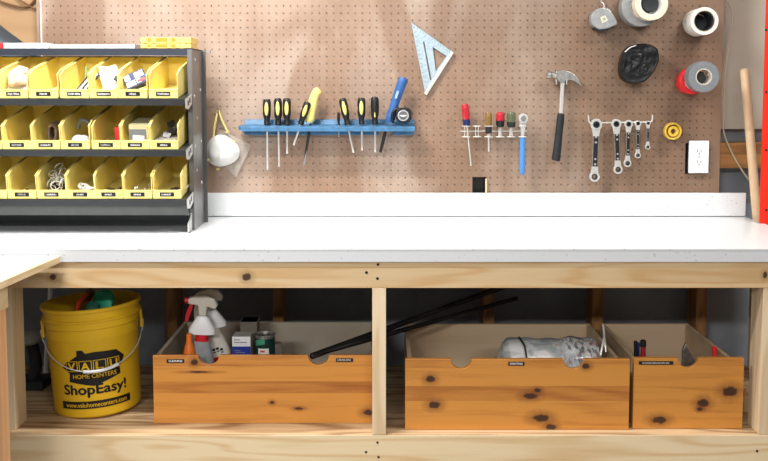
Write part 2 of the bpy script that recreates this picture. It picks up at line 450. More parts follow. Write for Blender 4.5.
# ------------------------------------------------------------------ worktop
XR = XX(745.5, 217, DB)
t = thing('worktop', 'long white laminate worktop with a low backsplash along the pegboard', 'worktop', (0, Y(3.0), ZU))
b = nb(); box(b, -2.3, XR, Y(DF), Y(3.392), ZC-.002-.0005, ZC)
obj('top_surface', b, M['counter'], t, world=True)
b = nb(); box(b, -2.3, XR-.002, Y(DF+.0008), Y(3.392), ZU, ZC-.0026)
obj('front_edge', b, M['edge_grey'], t, world=True)
b = nb(); zt = ZZ(193, DB); box(b, -2.3, XR, Y(DB), Y(DB+.0105), ZC+.0035, zt)
obj('backsplash', b, M['counter'], t, world=True, bevel=.0015)
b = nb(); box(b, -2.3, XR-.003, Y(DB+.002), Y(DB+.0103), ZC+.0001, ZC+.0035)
obj('splash_joint', b, mat('joint_grey', (120, 122, 124), .7), t, world=True)  # grey strip in the joint below the backsplash
# ------------------------------------------------------------------ bench frame
t = thing('bench_frame', 'pale pine frame and lower shelf carrying the white worktop', 'workbench', (0, Y(3.0), 0))
rx = lambda px, py: XX(px, py, DA)
def kn(px, py, rpx, rpy, D, org): p = P(px, py, D); return (p.x-org[0], p.z-org[2], rpx*D/F, rpy*D/F)
TW = (0, Y(3.0), 0)
ap = wood('pine_rail', (216, 188, 146), (200, 158, 104), 'X', 12, 9, .8, seed=1, knots=[kn(53, 277, 3.6, 3.4, DA, TW), kn(247, 277, 4.5, 4.3, DA, TW), kn(765, 275, 2.5, 3.5, DA, TW)])
b = nb(); box(b, -2.3, 2.0, Y(DA), Y(DA+.038), ZA, ZU-.0005); r_ = obj('front_rail', b, ap, t, world=True, bevel=.001)
for (px, py) in ((366.5, 272.5), (378, 264.5), (377.5, 278.5)):
    b = nb(); lathe(b, [(.0042, 0), (.0042, .001)], 10, Matrix.Translation(P(px, py, DA)) @ Matrix.Rotation(R(90), 4, 'X')); obj('screw', b, M['black'], r_, world=True)
bb = wood('pine_base_board', (228, 206, 168), (206, 168, 116), 'X', 10, 10, .8, seed=2)
b = nb(); box(b, -2.3, 2.0, Y(DA), Y(DA+.038), ZD-.184, ZD-.0005); r_ = obj('base_board', b, bb, t, world=True, bevel=.0015)
for (px, py) in ((366, 452), (377.5, 442.5), (378.5, 457), (757, 451)):
    b = nb(); lathe(b, [(.0036, 0), (.0036, .001)], 10, Matrix.Translation(P(px, py, DA)) @ Matrix.Rotation(R(90), 4, 'X')); obj('screw', b, M['black'], r_, world=True)
# lower shelf: one deck of planks
b = nb(); y0 = Y(DA)+.0385
pr = nb()
for k, (w_) in enumerate((.135, .14, .14, .14, .11)):
    box(pr, -1.5, 1.45, y0 if k else Y(DA)+.0005, y0+w_-.003, ZD-.019, ZD)
    y0 += w_
obj('shelf_deck', pr, M['plank'], t, world=True, bevel=.001); b.free()
# posts
x0, x1 = XX(372.3, 360, DA), XX(386, 360, DA)
b = nb(); box(b, x0, x1, Y(DA), Y(DA+.089), ZD+.0004, ZA-.0004); obj('post', b, M['post'], t, world=True, bevel=.001)
x0 = XX(761.5, 360, DA)
b = nb(); box(b, x0, x0+.089, Y(DA+.001), Y(DA+.039), ZD+.0004, ZA-.0004); box(b, x0, x0+.038, Y(DA+.0391), Y(DA+.09), ZD+.0004, ZA-.0004); obj('post', b, M['post'], t, world=True, bevel=.001)
x1 = XX(15.5, 420, DA+.04)
b = nb(); box(b, x1-.038, x1, Y(DA+.0385), Y(DA+.1275), ZD+.0004, ZU-.001); obj('post', b, M['post'], t, world=True, bevel=.001)
for x in (-1.2, 0, 1.2):
    b = nb(); box(b, x-.045, x+.045, Y(DA+.04), Y(DA+.129), 0, ZD-.0195); obj('leg', b, M['post'], t, world=True)
    b = nb(); box(b, x-.045, x+.045, Y(3.31), Y(3.399), 0, ZD-.0195); obj('leg', b, M['post'], t, world=True)
for x in (-1.35, 1.345):
    b = nb(); box(b, x-.019, x+.019, Y(3.31), Y(3.399), ZD+.0004, ZU-.0005); obj('post', b, M['post'], t, world=True)
# ------------------------------------------------------------------ side table at the left front
zt = ZZ(256.0, 2.69)
xe = XX(60.5, 256, 2.69)
q0 = P(0, 282.3, DZ(282.3, zt)); tanphi = (q0.x-xe)/(Y(2.69)-q0.y)
def SK(bm):
    for v in bm.verts:
        if v.co.x > xe-.5: v.co.x += tanphi*(Y(2.69)-v.co.y)
t = thing('side_table', 'white-topped wooden table butting against the worktop at its left end', 'table', (xe-.4, -1.2, 0))
b = nb(); box(b, xe-1.2, xe-.010, -2.15, Y(2.69), zt-.018, zt); SK(b); obj('tabletop', b, mat('white_melamine', (222, 224, 226), .35, var=.01), t, world=True)
b = nb(); box(b, xe-.010, xe, -2.15, Y(2.69), zt-.019, zt+.0004); SK(b); obj('wood_edging', b, M['ply_edge'], t, world=True, bevel=.001)
xl = xe-.018
b = nb(); box(b, xl-.038, xl, -2.1, Y(2.40), zt-.019-.062, zt-.0195); SK(b); obj('side_rail', b, M['ply_edge'], t, world=True, bevel=.001)
for (yy) in (Y(2.39), -2.0):
    for xx in (xl-.002, xe-1.05):
        b = nb(); box(b, xx-.089, xx, yy-.038, yy, 0, zt-.019-.0625); SK(b); obj('leg', b, M['leg_orange'], t, world=True, bevel=.001)
b = nb(); box(b, xe-1.1, xl-.04, Y(2.40)-.04, Y(2.40)-.002, zt-.019-.062, zt-.0195); obj('end_rail', b, M['ply_edge'], t, world=True)
# ------------------------------------------------------------------ bin rack
DR = 3.07; XP = XX(193, 150, DR)
T8 = R(8.6)
rowpy = (98.3, 149.3, 198.7)
rows_c = ([13.8-29.9, 13.8, 43.8, 74.6, 104, 133, 163.5], [17.3-29.2, 17.3, 46, 75.5, 106.2, 135.2, 164.2], [-7, 22.3, 51.8, 80.5, 108.8, 137.8, 167.2])
DL = 2.98
t = thing('bin_rack', 'dark steel rack holding three tilted rows of yellow parts bins on the worktop', 'rack', (-.95, Y(3.15), ZC))
XL = -1.36
for nm, xx, s in (('upright', XP, 1), ('upright', XL, -1)):
    b = nb(); box(b, xx-.0015, xx+.0015, Y(DR), Y(3.25), ZC+.0005, ZZ(49.5, DR))
    box(b, min(xx, xx-.013*s), max(xx, xx-.013*s), Y(DR)-.0015, Y(DR), ZC+.0005, ZZ(49.5, DR))
    box(b, min(xx, xx+.012*s), max(xx, xx+.012*s), Y(3.248), Y(3.25), ZC+.0005, ZZ(49.5, DR))
    u = obj('upright', b, M['steel_web'], t, world=True)
    if s > 0:
        for (py, dd) in ((90, 3.20), (96, 3.10), (141, 3.20), (146, 3.10), (182, 3.20), (60, 3.12), (118, 3.14), (170, 3.12)):
            b = nb(); lathe(b, [(.0055, 0), (.004, .002), (0, .0025)], 10, Matrix.Translation((xx+.0015, Y(dd), ZZ(py, dd))) @ Matrix.Rotation(R(90), 4, 'Y')); obj('rivet', b, M['steel_plate'], u, world=True)
zb, ztp = ZZ(55.5, 3.12), ZZ(48.5, 3.12)
b = nb(); box(b, XL, XP-.004, Y(3.12), Y(3.123), zb, ztp); box(b, XL, XP-.004, Y(3.123), Y(3.28), ztp-.003, ztp); obj('top_deck', b, mat('slate_steel', (50, 56, 68), .45, .3), t, world=True)
b = nb(); box(b, XP-.004, XP+.026, Y(3.262), Y(3.268), ztp-.01, ztp-.002); obj('top_bracket', b, M['steel_grey'], t, world=True)
binrot = Matrix.Rotation(T8, 4, 'X')
row_org = []
for k, py in enumerate(rowpy):
    o3 = P(384, py, DL); zrow = o3.z; row_org.append(zrow)
    mt = Matrix.Translation((0, Y(DL), zrow)) @ binrot
    b = nb(); xr = XP-.003 if k < 2 else XP-.003
    # sheet with a rolled front lip
    box(b, XL+.003, xr, -.006, .285, -.004, -.001, mt)
    box(b, XL+.003, xr, -.009, -.006, -.021, -.001, mt)
    s = obj('shelf', b, M['steel_dark'], t, world=True)
    b = nb(); prism(b, [(xr+.0005, -.009, -.001), (xr+.0005, .10, -.001), (xr+.0005, .10, -.030), (xr+.0005, .03, -.040), (xr+.0005, -.009, -.030)], (.002, 0, 0), mt)
    for v in b.verts: pass
    s2 = obj('end_plate', b, M['steel_plate'], s, world=True)
    b = nb(); box(b, xr+.0026, xr+.0032, .02, .035, -.027, -.012, mt); box(b, xr+.0026, xr+.0032, .045, .060, -.022, -.008, mt); obj('slot', b, M['black'], s2, world=True)
b = nb(); z1, z0 = ZZ(203.5, 3.0), ZZ(215, 3.0)
box(b, XL, XP-.004, Y(3.0), Y(3.003), z0, z1); box(b, XL, XP-.004, Y(3.003), Y(3.03), z0-.001, z0+.002); obj('cross_bar', b, mat('grey_painted_steel', (98, 100, 98), .42, .3), t, world=True)
b = nb(); box(b, XL, XP-.002, Y(3.16), Y(3.163), ZC+.001, z0+.01); obj('lower_panel', b, M['steel_dark'], t, world=True)
b = nb(); fx = XX(185, 225, 3.03)
prism(b, [(XP-.004, Y(3.0), ZC+.001), (XP-.004, Y(3.055), ZC+.001), (XP-.004, Y(3.055), ZC+.058), (XP-.004, Y(3.03), ZC+.045), (XP-.004, Y(3.0), ZC+.03)], (-.003, 0, 0)); box(b, XP-.04, XP-.004, Y(3.0), Y(3.055), ZC+.0005, ZC+.003)
obj('foot', b, M['steel_plate'], t, world=True)
# wire hanging loosely on back: back panel of shelves
b = nb(); box(b, XL, XP-.002, Y(3.271), Y(3.273), ZC+.02, ztp-.02); obj('back_panel', b, mat('olive_panel', (84, 72, 40), .6), t, world=True)
# ---- bins
BW = .0895
def make_bin(label):
    t = thing('parts_bin', label, 'bin', (0, 0, 0), (T8, 0, 0), 'yellow parts bins in the rack')
    b = nb(); w = BW/2; th = .0022; L = .275
    side = [(.001, 0), (.001, .027), (.007, .030), (.007, .072), (.05, .084), (L, .098), (L, 0)]
    for s in (-1, 1):
        prism(b, [(s*w, y, z) for y, z in side], (-s*th, 0, 0))
        # rolled rim along the side top
        prism(b, [(s*(w+.0008), y, z) for y, z in ((.009, .0735), (.05, .0855), (L, .0995), (L, .096), (.05, .0815), (.009, .070))], (-s*.0046, 0, 0))
    box(b, -w+th, w-th, .001, L-.002, 0, th)
    box(b, -w+th, w-th, L-th, L, th, .096)
    box(b, -w, w, -.0015, .001, 0, .026)
    box(b, -w-.0003, w+.0003, -.003, .002, .0255, .028)
    obj('tray', b, M['yellow_bin'], t, bevel=.0005)
    b = nb(); box(b, -.0225, .0225, -.0024, -.0016, .0075, .0205)
    pl = obj('label_plate', b, M['black'], t)
    return t, pl
binp, plp = make_bin('x')
desc = [['top row, cut off by the picture edge', 'with clear film and pink-white paper, leftmost full one of the top row', 'empty, second full bin of the top row', 'holding black-and-white striped pens in the top row', 'holding a white paper packet in the top row', 'holding a blue-and-white card box in the top row', 'nearly empty, at the right end of the top row'],
        ['middle row, cut off by the picture edge', 'dark and empty-looking, leftmost full one of the middle row', 'holding a dark coiled brown cable in the middle row', 'holding a rounded white pad in the middle row', 'holding a red piece at its right wall, middle row', 'holding a stacked grey, white and orange box in the middle row', 'of grey papers and dark clips, right end of the middle row'],
        ['bottom row, cut off by the picture edge', 'holding a few dark brown bits, first full bin of the bottom row', 'heaped with silver coiled rings in the bottom row', 'holding a few loose white rings in the bottom row', 'of small dark screws right of the bin of loose white rings', 'of small bright screws, second from the right end, bottom row', 'holding a short white stick, right end of the bottom row']]
BINS = {}
LAB = {(0,1): 'Zip Ties', (0,2): 'Pencils', (0,3): 'Drill Bits', (0,4): 'Scrapers', (0,5): 'Glue', (0,6): 'Wire Connect'}
rl = random.Random(3)
for r_ in range(3):
    for c_ in range(7):
        x = XX(rows_c[r_][c_], rowpy[r_]-5, DL)
        loc = Vector((x, Y(DL), row_org[r_]+.0004))
        lab = 'yellow parts bin ' + desc[r_][c_]
        if r_ == 0 and c_ == 0: bn = binp; bn.location = loc; bn['label'] = lab; bn['_w'] = tuple(loc)
        else: bn = dup(binp, loc, None, lab)
        BINS[r_, c_] = bn
        # unreadably small white lettering on the black plate
        plate = [q for q in bn.children if q.name.startswith('label_plate')][0]
        if (r_, c_) in LAB:
            b = text_bm(LAB[r_, c_], .0085, None if len(LAB[r_, c_]) < 8 else .038, .0002, .0002)
            for v in b.verts: v.co = Vector((v.co.x, -.0025-v.co.z, v.co.y+.0138))
        else:
            b = nb(); n_ = rl.randint(6, 10); wl = .0034; xx0 = -n_*wl/2
            for q in range(n_):
                if rl.random() < .12: continue
                hh = rl.uniform(.0035, .006); xq = xx0+q*wl
                box(b, xq, xq+.0012, -.0027, -.0024, .0112, .0112+hh); box(b, xq, xq+.0026, -.0027, -.0024, .0112+rl.choice((0, hh*.45, hh-.001)), .0112+rl.choice((.001,))+rl.choice((0, hh*.45)))
        obj('lettering', b, M['white_ink'], plate)
def binm(r_, c_):
    return Matrix.Translation(BINS[r_, c_].location) @ binrot
# ---- contents
def put(name, bm, m, r_, c_, label, cat, group=None, smooth=False, bevel=0):
    xf(bm, bm.verts, binm(r_, c_))
    return tag(obj(name, bm, m, world=True, smooth=smooth, bevel=bevel), label, cat, group)
def crumple(bm, amt, sc, seed):
    for v in bm.verts:
        p = v.co*sc+Vector((seed, seed, seed)); v.co += Vector((noise.noise(p), noise.noise(p+Vector((9,0,0))), noise.noise(p+Vector((0,9,0)))))*amt
def gridsheet(w, h, n, m_, th=.001):
    b = nb(); vs = [[b.verts.new(((i/n-.5)*w, 0, j/m_*h)) for j in range(m_+1)] for i in range(n+1)]
    for i in range(n):
        for j in range(m_): b.faces.new((vs[i][j], vs[i+1][j], vs[i+1][j+1], vs[i][j+1]))
    return b
film = mat('clear_film', (216, 196, 180), .35, var=.12, vs=60)
b = nb(); ellipsoid(b, (0, 0, 0), .034, .07, .034, 24, 16); crumple(b, .016, 30, 1.2); xf(b, b.verts, Matrix.Translation((0, .085, .054)))
put('plastic_bag', b, film, 0, 1, 'crumpled pinkish clear plastic bag in a top-row yellow bin', 'bag')
b = gridsheet(.07, .05, 10, 6); crumple(b, .006, 30, 4); bmesh.ops.solidify(b, geom=b.faces[:], thickness=.0008); xf(b, b.verts, Matrix.Translation((.004, .028, .010)) @ Matrix.Rotation(R(-35), 4, 'X'))
put('paper_sheet', b, M['tape_white'], 0, 1, 'creased white sheet at the front of the bin with the clear bag', 'paper')
for q in range(5):
    b = nb(); x = -.012+q*.009
    lathe(b, [(.0, 0), (.0025, .004), (.0035, .01), (.0035, .075), (.003, .08), (0, .081)], 10)
    mm = M['white_plastic'] if q % 2 else M['black']
    xf(b, b.verts, Matrix.Translation((x+.006, .022+.002*q, .014+.002*q)) @ Matrix.Rotation(R(-52), 4, 'X') @ Matrix.Rotation(R(22), 4, 'Y'))
    put('pen', b, mm, 0, 3, ('white' if q % 2 else 'black') + ' pen leaning in the bundle in a top-row yellow bin', 'pen', ('white' if q % 2 else 'black')+' pens in the striped bundle', smooth=True)
b = nb(); box(b, -.008, .018, 0, .012, 0, .012, Matrix.Translation((-.008, .012, .008)) @ Matrix.Rotation(R(30), 4, 'Z'))
put('black_stub', b, M['black'], 0, 3, 'stubby black piece lying in front of the striped pens', 'stub', bevel=.001)
b = nb(); lathe(b, [(.004, 0), (.004, .085)], 10); xf(b, b.verts, Matrix.Translation((.014, .06, .012)) @ Matrix.Rotation(R(-25), 4, 'X'))
put('pencil', b, mat('green_pencil', (120, 150, 90), .5), 0, 3, 'green pencil standing behind the striped pens', 'pencil')
b = nb(); box(b, -.027, .027, 0, .018, 0, .080, Matrix.Translation((.008, .055, .022)) @ Matrix.Rotation(R(-30), 4, 'X') @ Matrix.Rotation(R(-14), 4, 'Y')); 
bmesh.ops.subdivide_edges(b, edges=b.edges[:], cuts=4, use_grid_fill=True); crumple(b, .006, 40, 3)
put('paper_packet', b, M['tape_white'], 0, 4, 'crumpled white paper packet in a top-row yellow bin', 'packet')
b = nb(); box(b, .0, .03, -.002, .001, .045, .062, Matrix.Translation((-.002, .035, .014)) @ Matrix.Rotation(R(-30), 4, 'X') @ Matrix.Rotation(R(24), 4, 'Y'))
put('black_clip', b, M['black'], 0, 4, 'black clip on the white paper packet', 'clip')
def cardbox():
    t = thing('card_box', 'blue-and-white printed card box tilted in a top-row yellow bin', 'box', (0,0,0)); SC = Matrix.Diagonal((1.12, 1.0, 1.2, 1))
    mm = binm(0, 5) @ Matrix.Translation((.004, .05, .034)) @ Matrix.Rotation(R(-30), 4, 'X') @ Matrix.Rotation(R(-27), 4, 'Y')
    t.matrix_world = mm @ SC
    b = nb(); box(b, -.031, .031, 0, .03, 0, .040); obj('carton', b, mat('navy_card', (50, 58, 100), .5), t, bevel=.0008)
    b = nb()
    for (a, c, d, e_) in ((-.028, -.002, .004, .018), (-.028, -.012, .022, .037), (.002, .014, .005, .036), (.017, .028, .02, .036)): box(b, a, c, -.0006, -.0001, d, e_)
    obj('print_panel', b, M['white_plastic'], t)
    b = nb(); box(b, .004, .026, -.0010, -.0002, .006, .014); obj('red_patch', b, M['red_tape'], t)
cardbox()
b = nb(); box(b, .005, .022, .03, .045, .0045, .012); box(b, .020, .030, .035, .040, .0045, .010)
put('drill_nub', b, M['black'], 0, 6, 'small black fitting alone in the right-end top bin', 'fitting', bevel=.001)
# second row
b = nb()
for q in range(5):
    pts = [(.012*math.cos(a)*(1+.1*q)+.006, .05+q*.012+.004*math.sin(3*a), .042+.026*math.sin(a)) for a in [2*math.pi*k/20 for k in range(20)]]
    tube(b, pts, .0045, 8, closed=True)
put('coiled_cable', b, mat('brown_cable', (98, 80, 66), .5, var=.3), 1, 2, 'dark brown coiled cable standing in a middle-row bin', 'cable', smooth=True)
b = nb(); ellipsoid(b, (.004, .045, .022), .028, .03, .014); crumple(b, .003, 60, 2)
put('cotton_pad', b, M['mask'], 1, 3, 'rounded white pad in a middle-row yellow bin', 'pad', smooth=True)
b = nb(); tube(b, smoothpath([(-.02, .10, .05), (-.005, .09, .075), (.015, .09, .07), (.03, .10, .04)]), .007, 10)
put('grey_hose', b, M['pipe_grey'], 1, 3, 'grey bent hose behind the white pad', 'hose', smooth=True)
b = nb(); box(b, .012, .038, .06, .10, .003, .058); put('red_case', b, M['red_tape'], 1, 4, 'red case standing against the bin wall, middle row', 'case', bevel=.002)
b = nb(); ellipsoid(b, (-.004, .04, .012), .02, .02, .009); crumple(b, .003, 60, 5); put('dark_scrap', b, mat('brown_scrap', (90, 70, 50), .7), 1, 4, 'brown scrap in front of the red case', 'scrap')
def stackbox():
    t = thing('supply_box', 'grey, white and orange carton standing in a middle-row bin', 'box', (0,0,0)); t.matrix_world = binm(1, 5) @ Matrix.Translation((.004, .03, .003)) @ Matrix.Diagonal((1.2, 1, 1.25, 1))
    b = nb(); box(b, -.024, .026, 0, .12, 0, .056); obj('carton', b, mat('pale_card', (206, 196, 150), .6), t, bevel=.001)
    b = nb(); box(b, -.024, .022, -.0008, -.0001, .018, .044); obj('grey_panel', b, mat('grey_print', (110, 116, 120), .6), t)
    b = nb(); box(b, -.016, .014, -.0016, -.0009, .002, .028, Matrix.Rotation(R(4), 4, 'Y')); obj('white_panel', b, M['white_plastic'], t)
    b = nb(); box(b, .0262, .027, .002, .11, .002, .03); obj('orange_panel', b, mat('orange_print', (226, 140, 40), .6), t)
stackbox()
for q in range(4):
    b = nb(); box(b, -.036, .03, .018, .14, .004+q*.0045, .0078+q*.0045, Matrix.Rotation(R(rl.uniform(-3, 3)), 4, 'Z'))
    put('paper_pad', b, mat('sheet_grey', (188, 184, 172) if q % 2 else (140, 140, 132), .7), 1, 6, 'flat grey paper pad in the pile at the right end of the middle row', 'paper pad', 'paper pads in the right-end bin')
for q in range(4):
    b = nb(); box(b, -.01, .014, 0, .012, 0, .02, Matrix.Translation((-.012+.013*(q % 3), .07+.03*q, .024+.006*q)) @ Matrix.Rotation(R(20-15*q), 4, 'Y') @ Matrix.Rotation(R(-30), 4, 'X'))
    put('binder_clip', b, mat('gunmetal', (78, 76, 74), .35, .7) if q % 2 else M['steel_grey'], 1, 6, ('dark' if q % 2 else 'silver')+' clip on top of the paper pads', 'clip', ('dark' if q % 2 else 'silver')+' clips on the paper pads', bevel=.001)
# third row
for q in range(5):
    b = nb(); lathe(b, [(.003, 0), (.003, .018), (.006, .018), (.005, .022), (0, .022)], 8); xf(b, b.verts, Matrix.Translation((-.02+.01*q, .05+.006*(q % 2), .008)) @ Matrix.Rotation(R(70+20*q), 4, 'Y'))
    put('bolt', b, mat('brown_metal', (74, 56, 40), .5, .4), 2, 1, 'dark brown bolt in the first full bin of the bottom row', 'bolt', 'dark bolts in the first full bottom bin', smooth=True)
def ring_bm(R_, r, seg=18):
    b = nb(); tube(b, [(R_*math.cos(2*math.pi*k/seg), 0, R_*math.sin(2*math.pi*k/seg)) for k in range(seg)], r, 6, closed=True); return b
for q in range(26):
    b = ring_bm(rl.uniform(.010, .017), .0015)
    yy = rl.uniform(.03, .12)
    xf(b, b.verts, Matrix.Translation((rl.uniform(-.020, .026), yy, .018+rl.random()*(.022+yy*.4))) @ Matrix.Rotation(R(rl.uniform(-60, 60)), 4, 'X') @ Matrix.Rotation(R(rl.uniform(-70, 70)), 4, 'Z'))
    put('metal_ring', b, M['wrench_end'], 2, 2, 'silver ring in the heap filling a bottom-row bin', 'ring', 'silver rings heaped in a bottom-row bin', smooth=True)
b = nb(); ellipsoid(b, (.003, .085, .012), .034, .05, .026); crumple(b, .012, 60, 8)
for v in b.verts: v.co.z = max(v.co.z, .004)
put('dark_hardware', b, mat('dark_metal_bits', (60, 56, 52), .4, .7, var=.5, vs=200), 2, 2, 'dark pile of small metal hardware under the silver rings', 'hardware')['kind'] = 'stuff'
for q in range(9):
    b = ring_bm(rl.uniform(.010, .016), .0020)
    xf(b, b.verts, Matrix.Translation((rl.uniform(-.015, .024), rl.uniform(.03, .07), .008+rl.random()*.018)) @ Matrix.Rotation(R(rl.uniform(20, 100)), 4, 'X') @ Matrix.Rotation(R(rl.uniform(-50, 50)), 4, 'Z'))
    put('wire_ring', b, M['white_plastic'], 2, 3, 'white ring lying loose in a bottom-row bin', 'ring', 'loose white rings in a bottom-row bin', smooth=True)
for cc, mm, nm, gl in ((4, M['steel_dark'], 'dark', 'dark screws in a bottom-row bin'), (5, M['steel_worn'], 'bright', 'bright screws in a bottom-row bin')):
    for q in range(9):
        b = nb(); lathe(b, [(0, 0), (.002, .005), (.002, .022), (.005, .026), (.004, .028), (0, .028)], 8)
        xf(b, b.verts, Matrix.Translation((rl.uniform(-.01, .026), rl.uniform(.03, .07), rl.uniform(.006, .018))) @ Matrix.Rotation(R(rl.uniform(40, 130)), 4, 'X') @ Matrix.Rotation(R(rl.uniform(-70, 70)), 4, 'Y'))
        put('screw', b, mm, 2, cc, nm+' screw lying with others in a bottom-row yellow bin', 'screw', gl, smooth=True)
b = nb(); box(b, -.004, .004, .03, .12, .012, .018, Matrix.Rotation(R(-14), 4, 'Z') @ Matrix.Translation((.02, 0, 0)))
put('white_stick', b, M['tape_white'], 2, 6, 'short white stick in the right-end bin of the bottom row', 'stick', bevel=.001)
b = nb(); ellipsoid(b, (.012, .06, .010), .022, .03, .009); crumple(b, .006, 60, 2)
put('dark_scrap', b, mat('dark_scrap_mat', (52, 44, 36), .7), 2, 6, 'dark scrap beside the short white stick', 'scrap')
# ---- things on top of the rack
TD = 3.125
t = thing('organizer_case', 'yellow two-layer plastic organizer case on top of the bin rack', 'case', P(167, 49.8, TD))
for nm, ya, yb_ in (('lower_case', 49.0, 43.6), ('upper_case', 43.4, 37.2)):
    b = nb(); p0, p1 = P(142, ya, TD), P(191, yb_, TD); z0_, z1_ = max(p0.z, ztp+.0004) if nm == 'lower_case' else p0.z, p1.z
    x0_, x1_ = p0.x, p1.x; hh = z1_-z0_
    box(b, x0_, x1_, Y(TD), Y(TD+.11), z0_, z1_)
    for (a, c) in ((141, 147), (151, 155), (168, 171), (176, 180), (184.5, 191)):
        box(b, XX(a, ya, TD), XX(c, ya, TD), Y(TD)-.004, Y(TD)+.001, z0_+.001, z1_-.001)
    o_ = obj(nm, b, M['yellow_case'], t, world=True, bevel=.0012)
    b = nb()
    for (a, c) in ((147.8, 150.8), (156, 167.5), (171.5, 176)): box(b, XX(a, ya, TD), XX(c, ya, TD), Y(TD)-.0012, Y(TD)+.002, z0_+hh*.3, z1_-hh*.12)
    obj('latch_recess', b, mat('recess_shade_amber', (206, 140, 40), .5), o_, world=True)  # darker amber paints the shade of the case recesses
t = thing('flat_carton', 'long flat white carton with a red end lying on the bin rack', 'box', P(20, 48.4, TD))
b = nb(); box(b, XX(3.5, 46, TD), XX(48, 46, TD), Y(TD), Y(TD+.05), ztp+.0004, ZZ(43, TD)); obj('carton', b, M['white_plastic'], t, world=True, bevel=.0008)
b = nb(); box(b, XX(-20, 46, TD), XX(3.4, 46, TD), Y(TD), Y(TD+.05), ztp+.0004, ZZ(43, TD)); obj('red_end', b, M['red_tape'], t, world=True, bevel=.0008)
b = nb(); box(b, XX(48.6, 46, TD), XX(134, 46, TD), Y(TD+.01), Y(TD+.09), ztp+.0004, ZZ(44.2, TD))
tag(obj('acrylic_sheet', b, mat('frosted_plastic', (196, 194, 190), .3, var=.05), world=True, bevel=.0008), 'long frosted plastic piece lying on the rack beside the white carton', 'plastic sheet')
# ------------------------------------------------------------------ blue tool tray
t = thing('tool_tray', 'worn blue plastic tool tray mounted on the pegboard, full of screwdrivers', 'tool rack', P(327, 134, 3.35))
zb_ = ZZ(119.5, 3.393); DT = 3.30
zf = ZZ(126.5, DT); zf2 = ZZ(131.5, DT)
def XT(px): return XX(px, 125, 3.34)
xa, xb = XT(243), XT(414.5)
b = nb()
prism(b, [(xa, Y(3.393), zb_), (xa, Y(3.386), zb_+.001), (xa, Y(3.378), zf+.004), (xa, Y(DT+.004), zf), (xa, Y(DT), zf-.002), (xa, Y(DT), zf2), (xa, Y(DT+.003), zf2), (xa, Y(DT+.004), zf-.006), (xa, Y(3.37), zf-.004), (xa, Y(3.386), zf2), (xa, Y(3.393), zf2)], (xb-xa, 0, 0))
# rounded left nose
pts = [(xa-.016*math.sin(a), Y(3.347)-.047*math.cos(a), 0) for a in [math.pi*k/12 for k in range(13)]]
prism(b, [(p[0], p[1], zf-.001+(p[1]-Y(DT))/.09*.004) for p in pts], (0, 0, -.012))
obj('tray', b, M['blue_tray'], t, world=True, bevel=.0012)
for (a, c) in ((245.5, 379), (392, 414)):
    b = nb(); box(b, XX(a, 132, 3.36), XX(c, 132, 3.36), Y(3.345), Y(3.3945), ZZ(135, 3.345), zf2-.0005); obj('lower_rail', b, M['blue_tray'], t, world=True, bevel=.001)
for px in (258, 292, 368, 330):
    b = nb(); lathe(b, [(.0075, 0), (.0075, .0006)], 14, Matrix.Translation((XT(px), Y(3.366), zf+.0018+.0008)) @ Matrix.Diagonal((1, .7, 1, 1))); obj('tool_hole', b, M['black'], t, world=True)
# ---- screwdrivers: local origin at the tray surface, z up the handle
def hp(L, r, seg=18):
    return [(r*.62, 0), (r*.80, L*.03), (r*.72, L*.10), (r*.70, L*.22), (r*.92, L*.34), (r, L*.5), (r, L*.80), (r*.93, L*.92), (r*.7, L*.985), (0, L)]
def screwdriver(label, L, r, shaft, panels=True, hm='black', sr=.0033, group=None, name='screwdriver'):
    t = thing(name, label, 'screwdriver', (0,0,0), (0,0,0), group)
    b = nb(); lathe(b, hp(L, r), 18)
    for v in b.verts:
        a = math.atan2(v.co.y, v.co.x); k = 1-.07*(.5-.5*math.cos(6*a)) if .2*L < v.co.z < .95*L else 1
        v.co.x *= k; v.co.y *= k
    h = obj('handle', b, M[hm], t, smooth=True)
    if panels:
        for a in (-90, 30, 150):
            b = nb(); ellipsoid(b, (0, 0, 0), r*.52, r*.34, L*.27, 12, 10)
            for v in b.verts: v.co += Vector((0, -r*.80, L*.62))
            xf(b, b.verts, Matrix.Rotation(R(a+90), 4, 'Z')); obj('grip_panel', b, M['tool_yellow'], h, smooth=True)
    b = nb(); lathe(b, [(0, -shaft), (sr*1.3, -shaft+.001), (sr*1.1, -shaft+.008), (sr, -shaft+.012), (sr, 0), (sr*1.3, .002)], 10); obj('shaft', b, M['wrench_end'], t, smooth=True)
    return t
def place(t, x0, y0, x1, y1, D, lean=0):
    """foot of the handle at (x0,y0), top at (x1,y1) in the picture"""
    a, b = P(x0, y0, D), P(x1, y1, D)
    ang = math.atan2(b.x-a.x, b.z-a.z)
    t.location = a; t.rotation_euler = (lean, ang, 0); t['_w'] = tuple(a)
    return t
px2m = 3.33/F
DS = 3.335
s = screwdriver('yellow-and-black screwdriver with a long straight shaft, leftmost in the blue tray', 26*px2m, 4.1*px2m, 45*px2m); place(s, 267, 125, 266.7, 99, DS)
s = screwdriver('yellow-and-black long-shafted screwdriver, second from the left end of the blue tray', 27*px2m, 4.1*px2m, 42*px2m); place(s, 278.3, 125, 277.8, 98, DS)
s = screwdriver('yellow-and-black screwdriver with a medium shaft, third from the left end of the blue tray', 27*px2m, 4.1*px2m, 29*px2m); place(s, 287, 125, 286.8, 98, DS)
s = screwdriver('yellow-and-black screwdriver slanting left below and leaning on the yellow saw handle', 24*px2m, 3.9*px2m, 22*px2m); place(s, 300.5, 124.5, 308, 102, DS-.012, R(3))
s = screwdriver('yellow-and-black screwdriver tilted left at the top, near the middle of the blue tray', 27*px2m, 4.0*px2m, 29*px2m); place(s, 347.7, 124.5, 342.3, 98, DS)
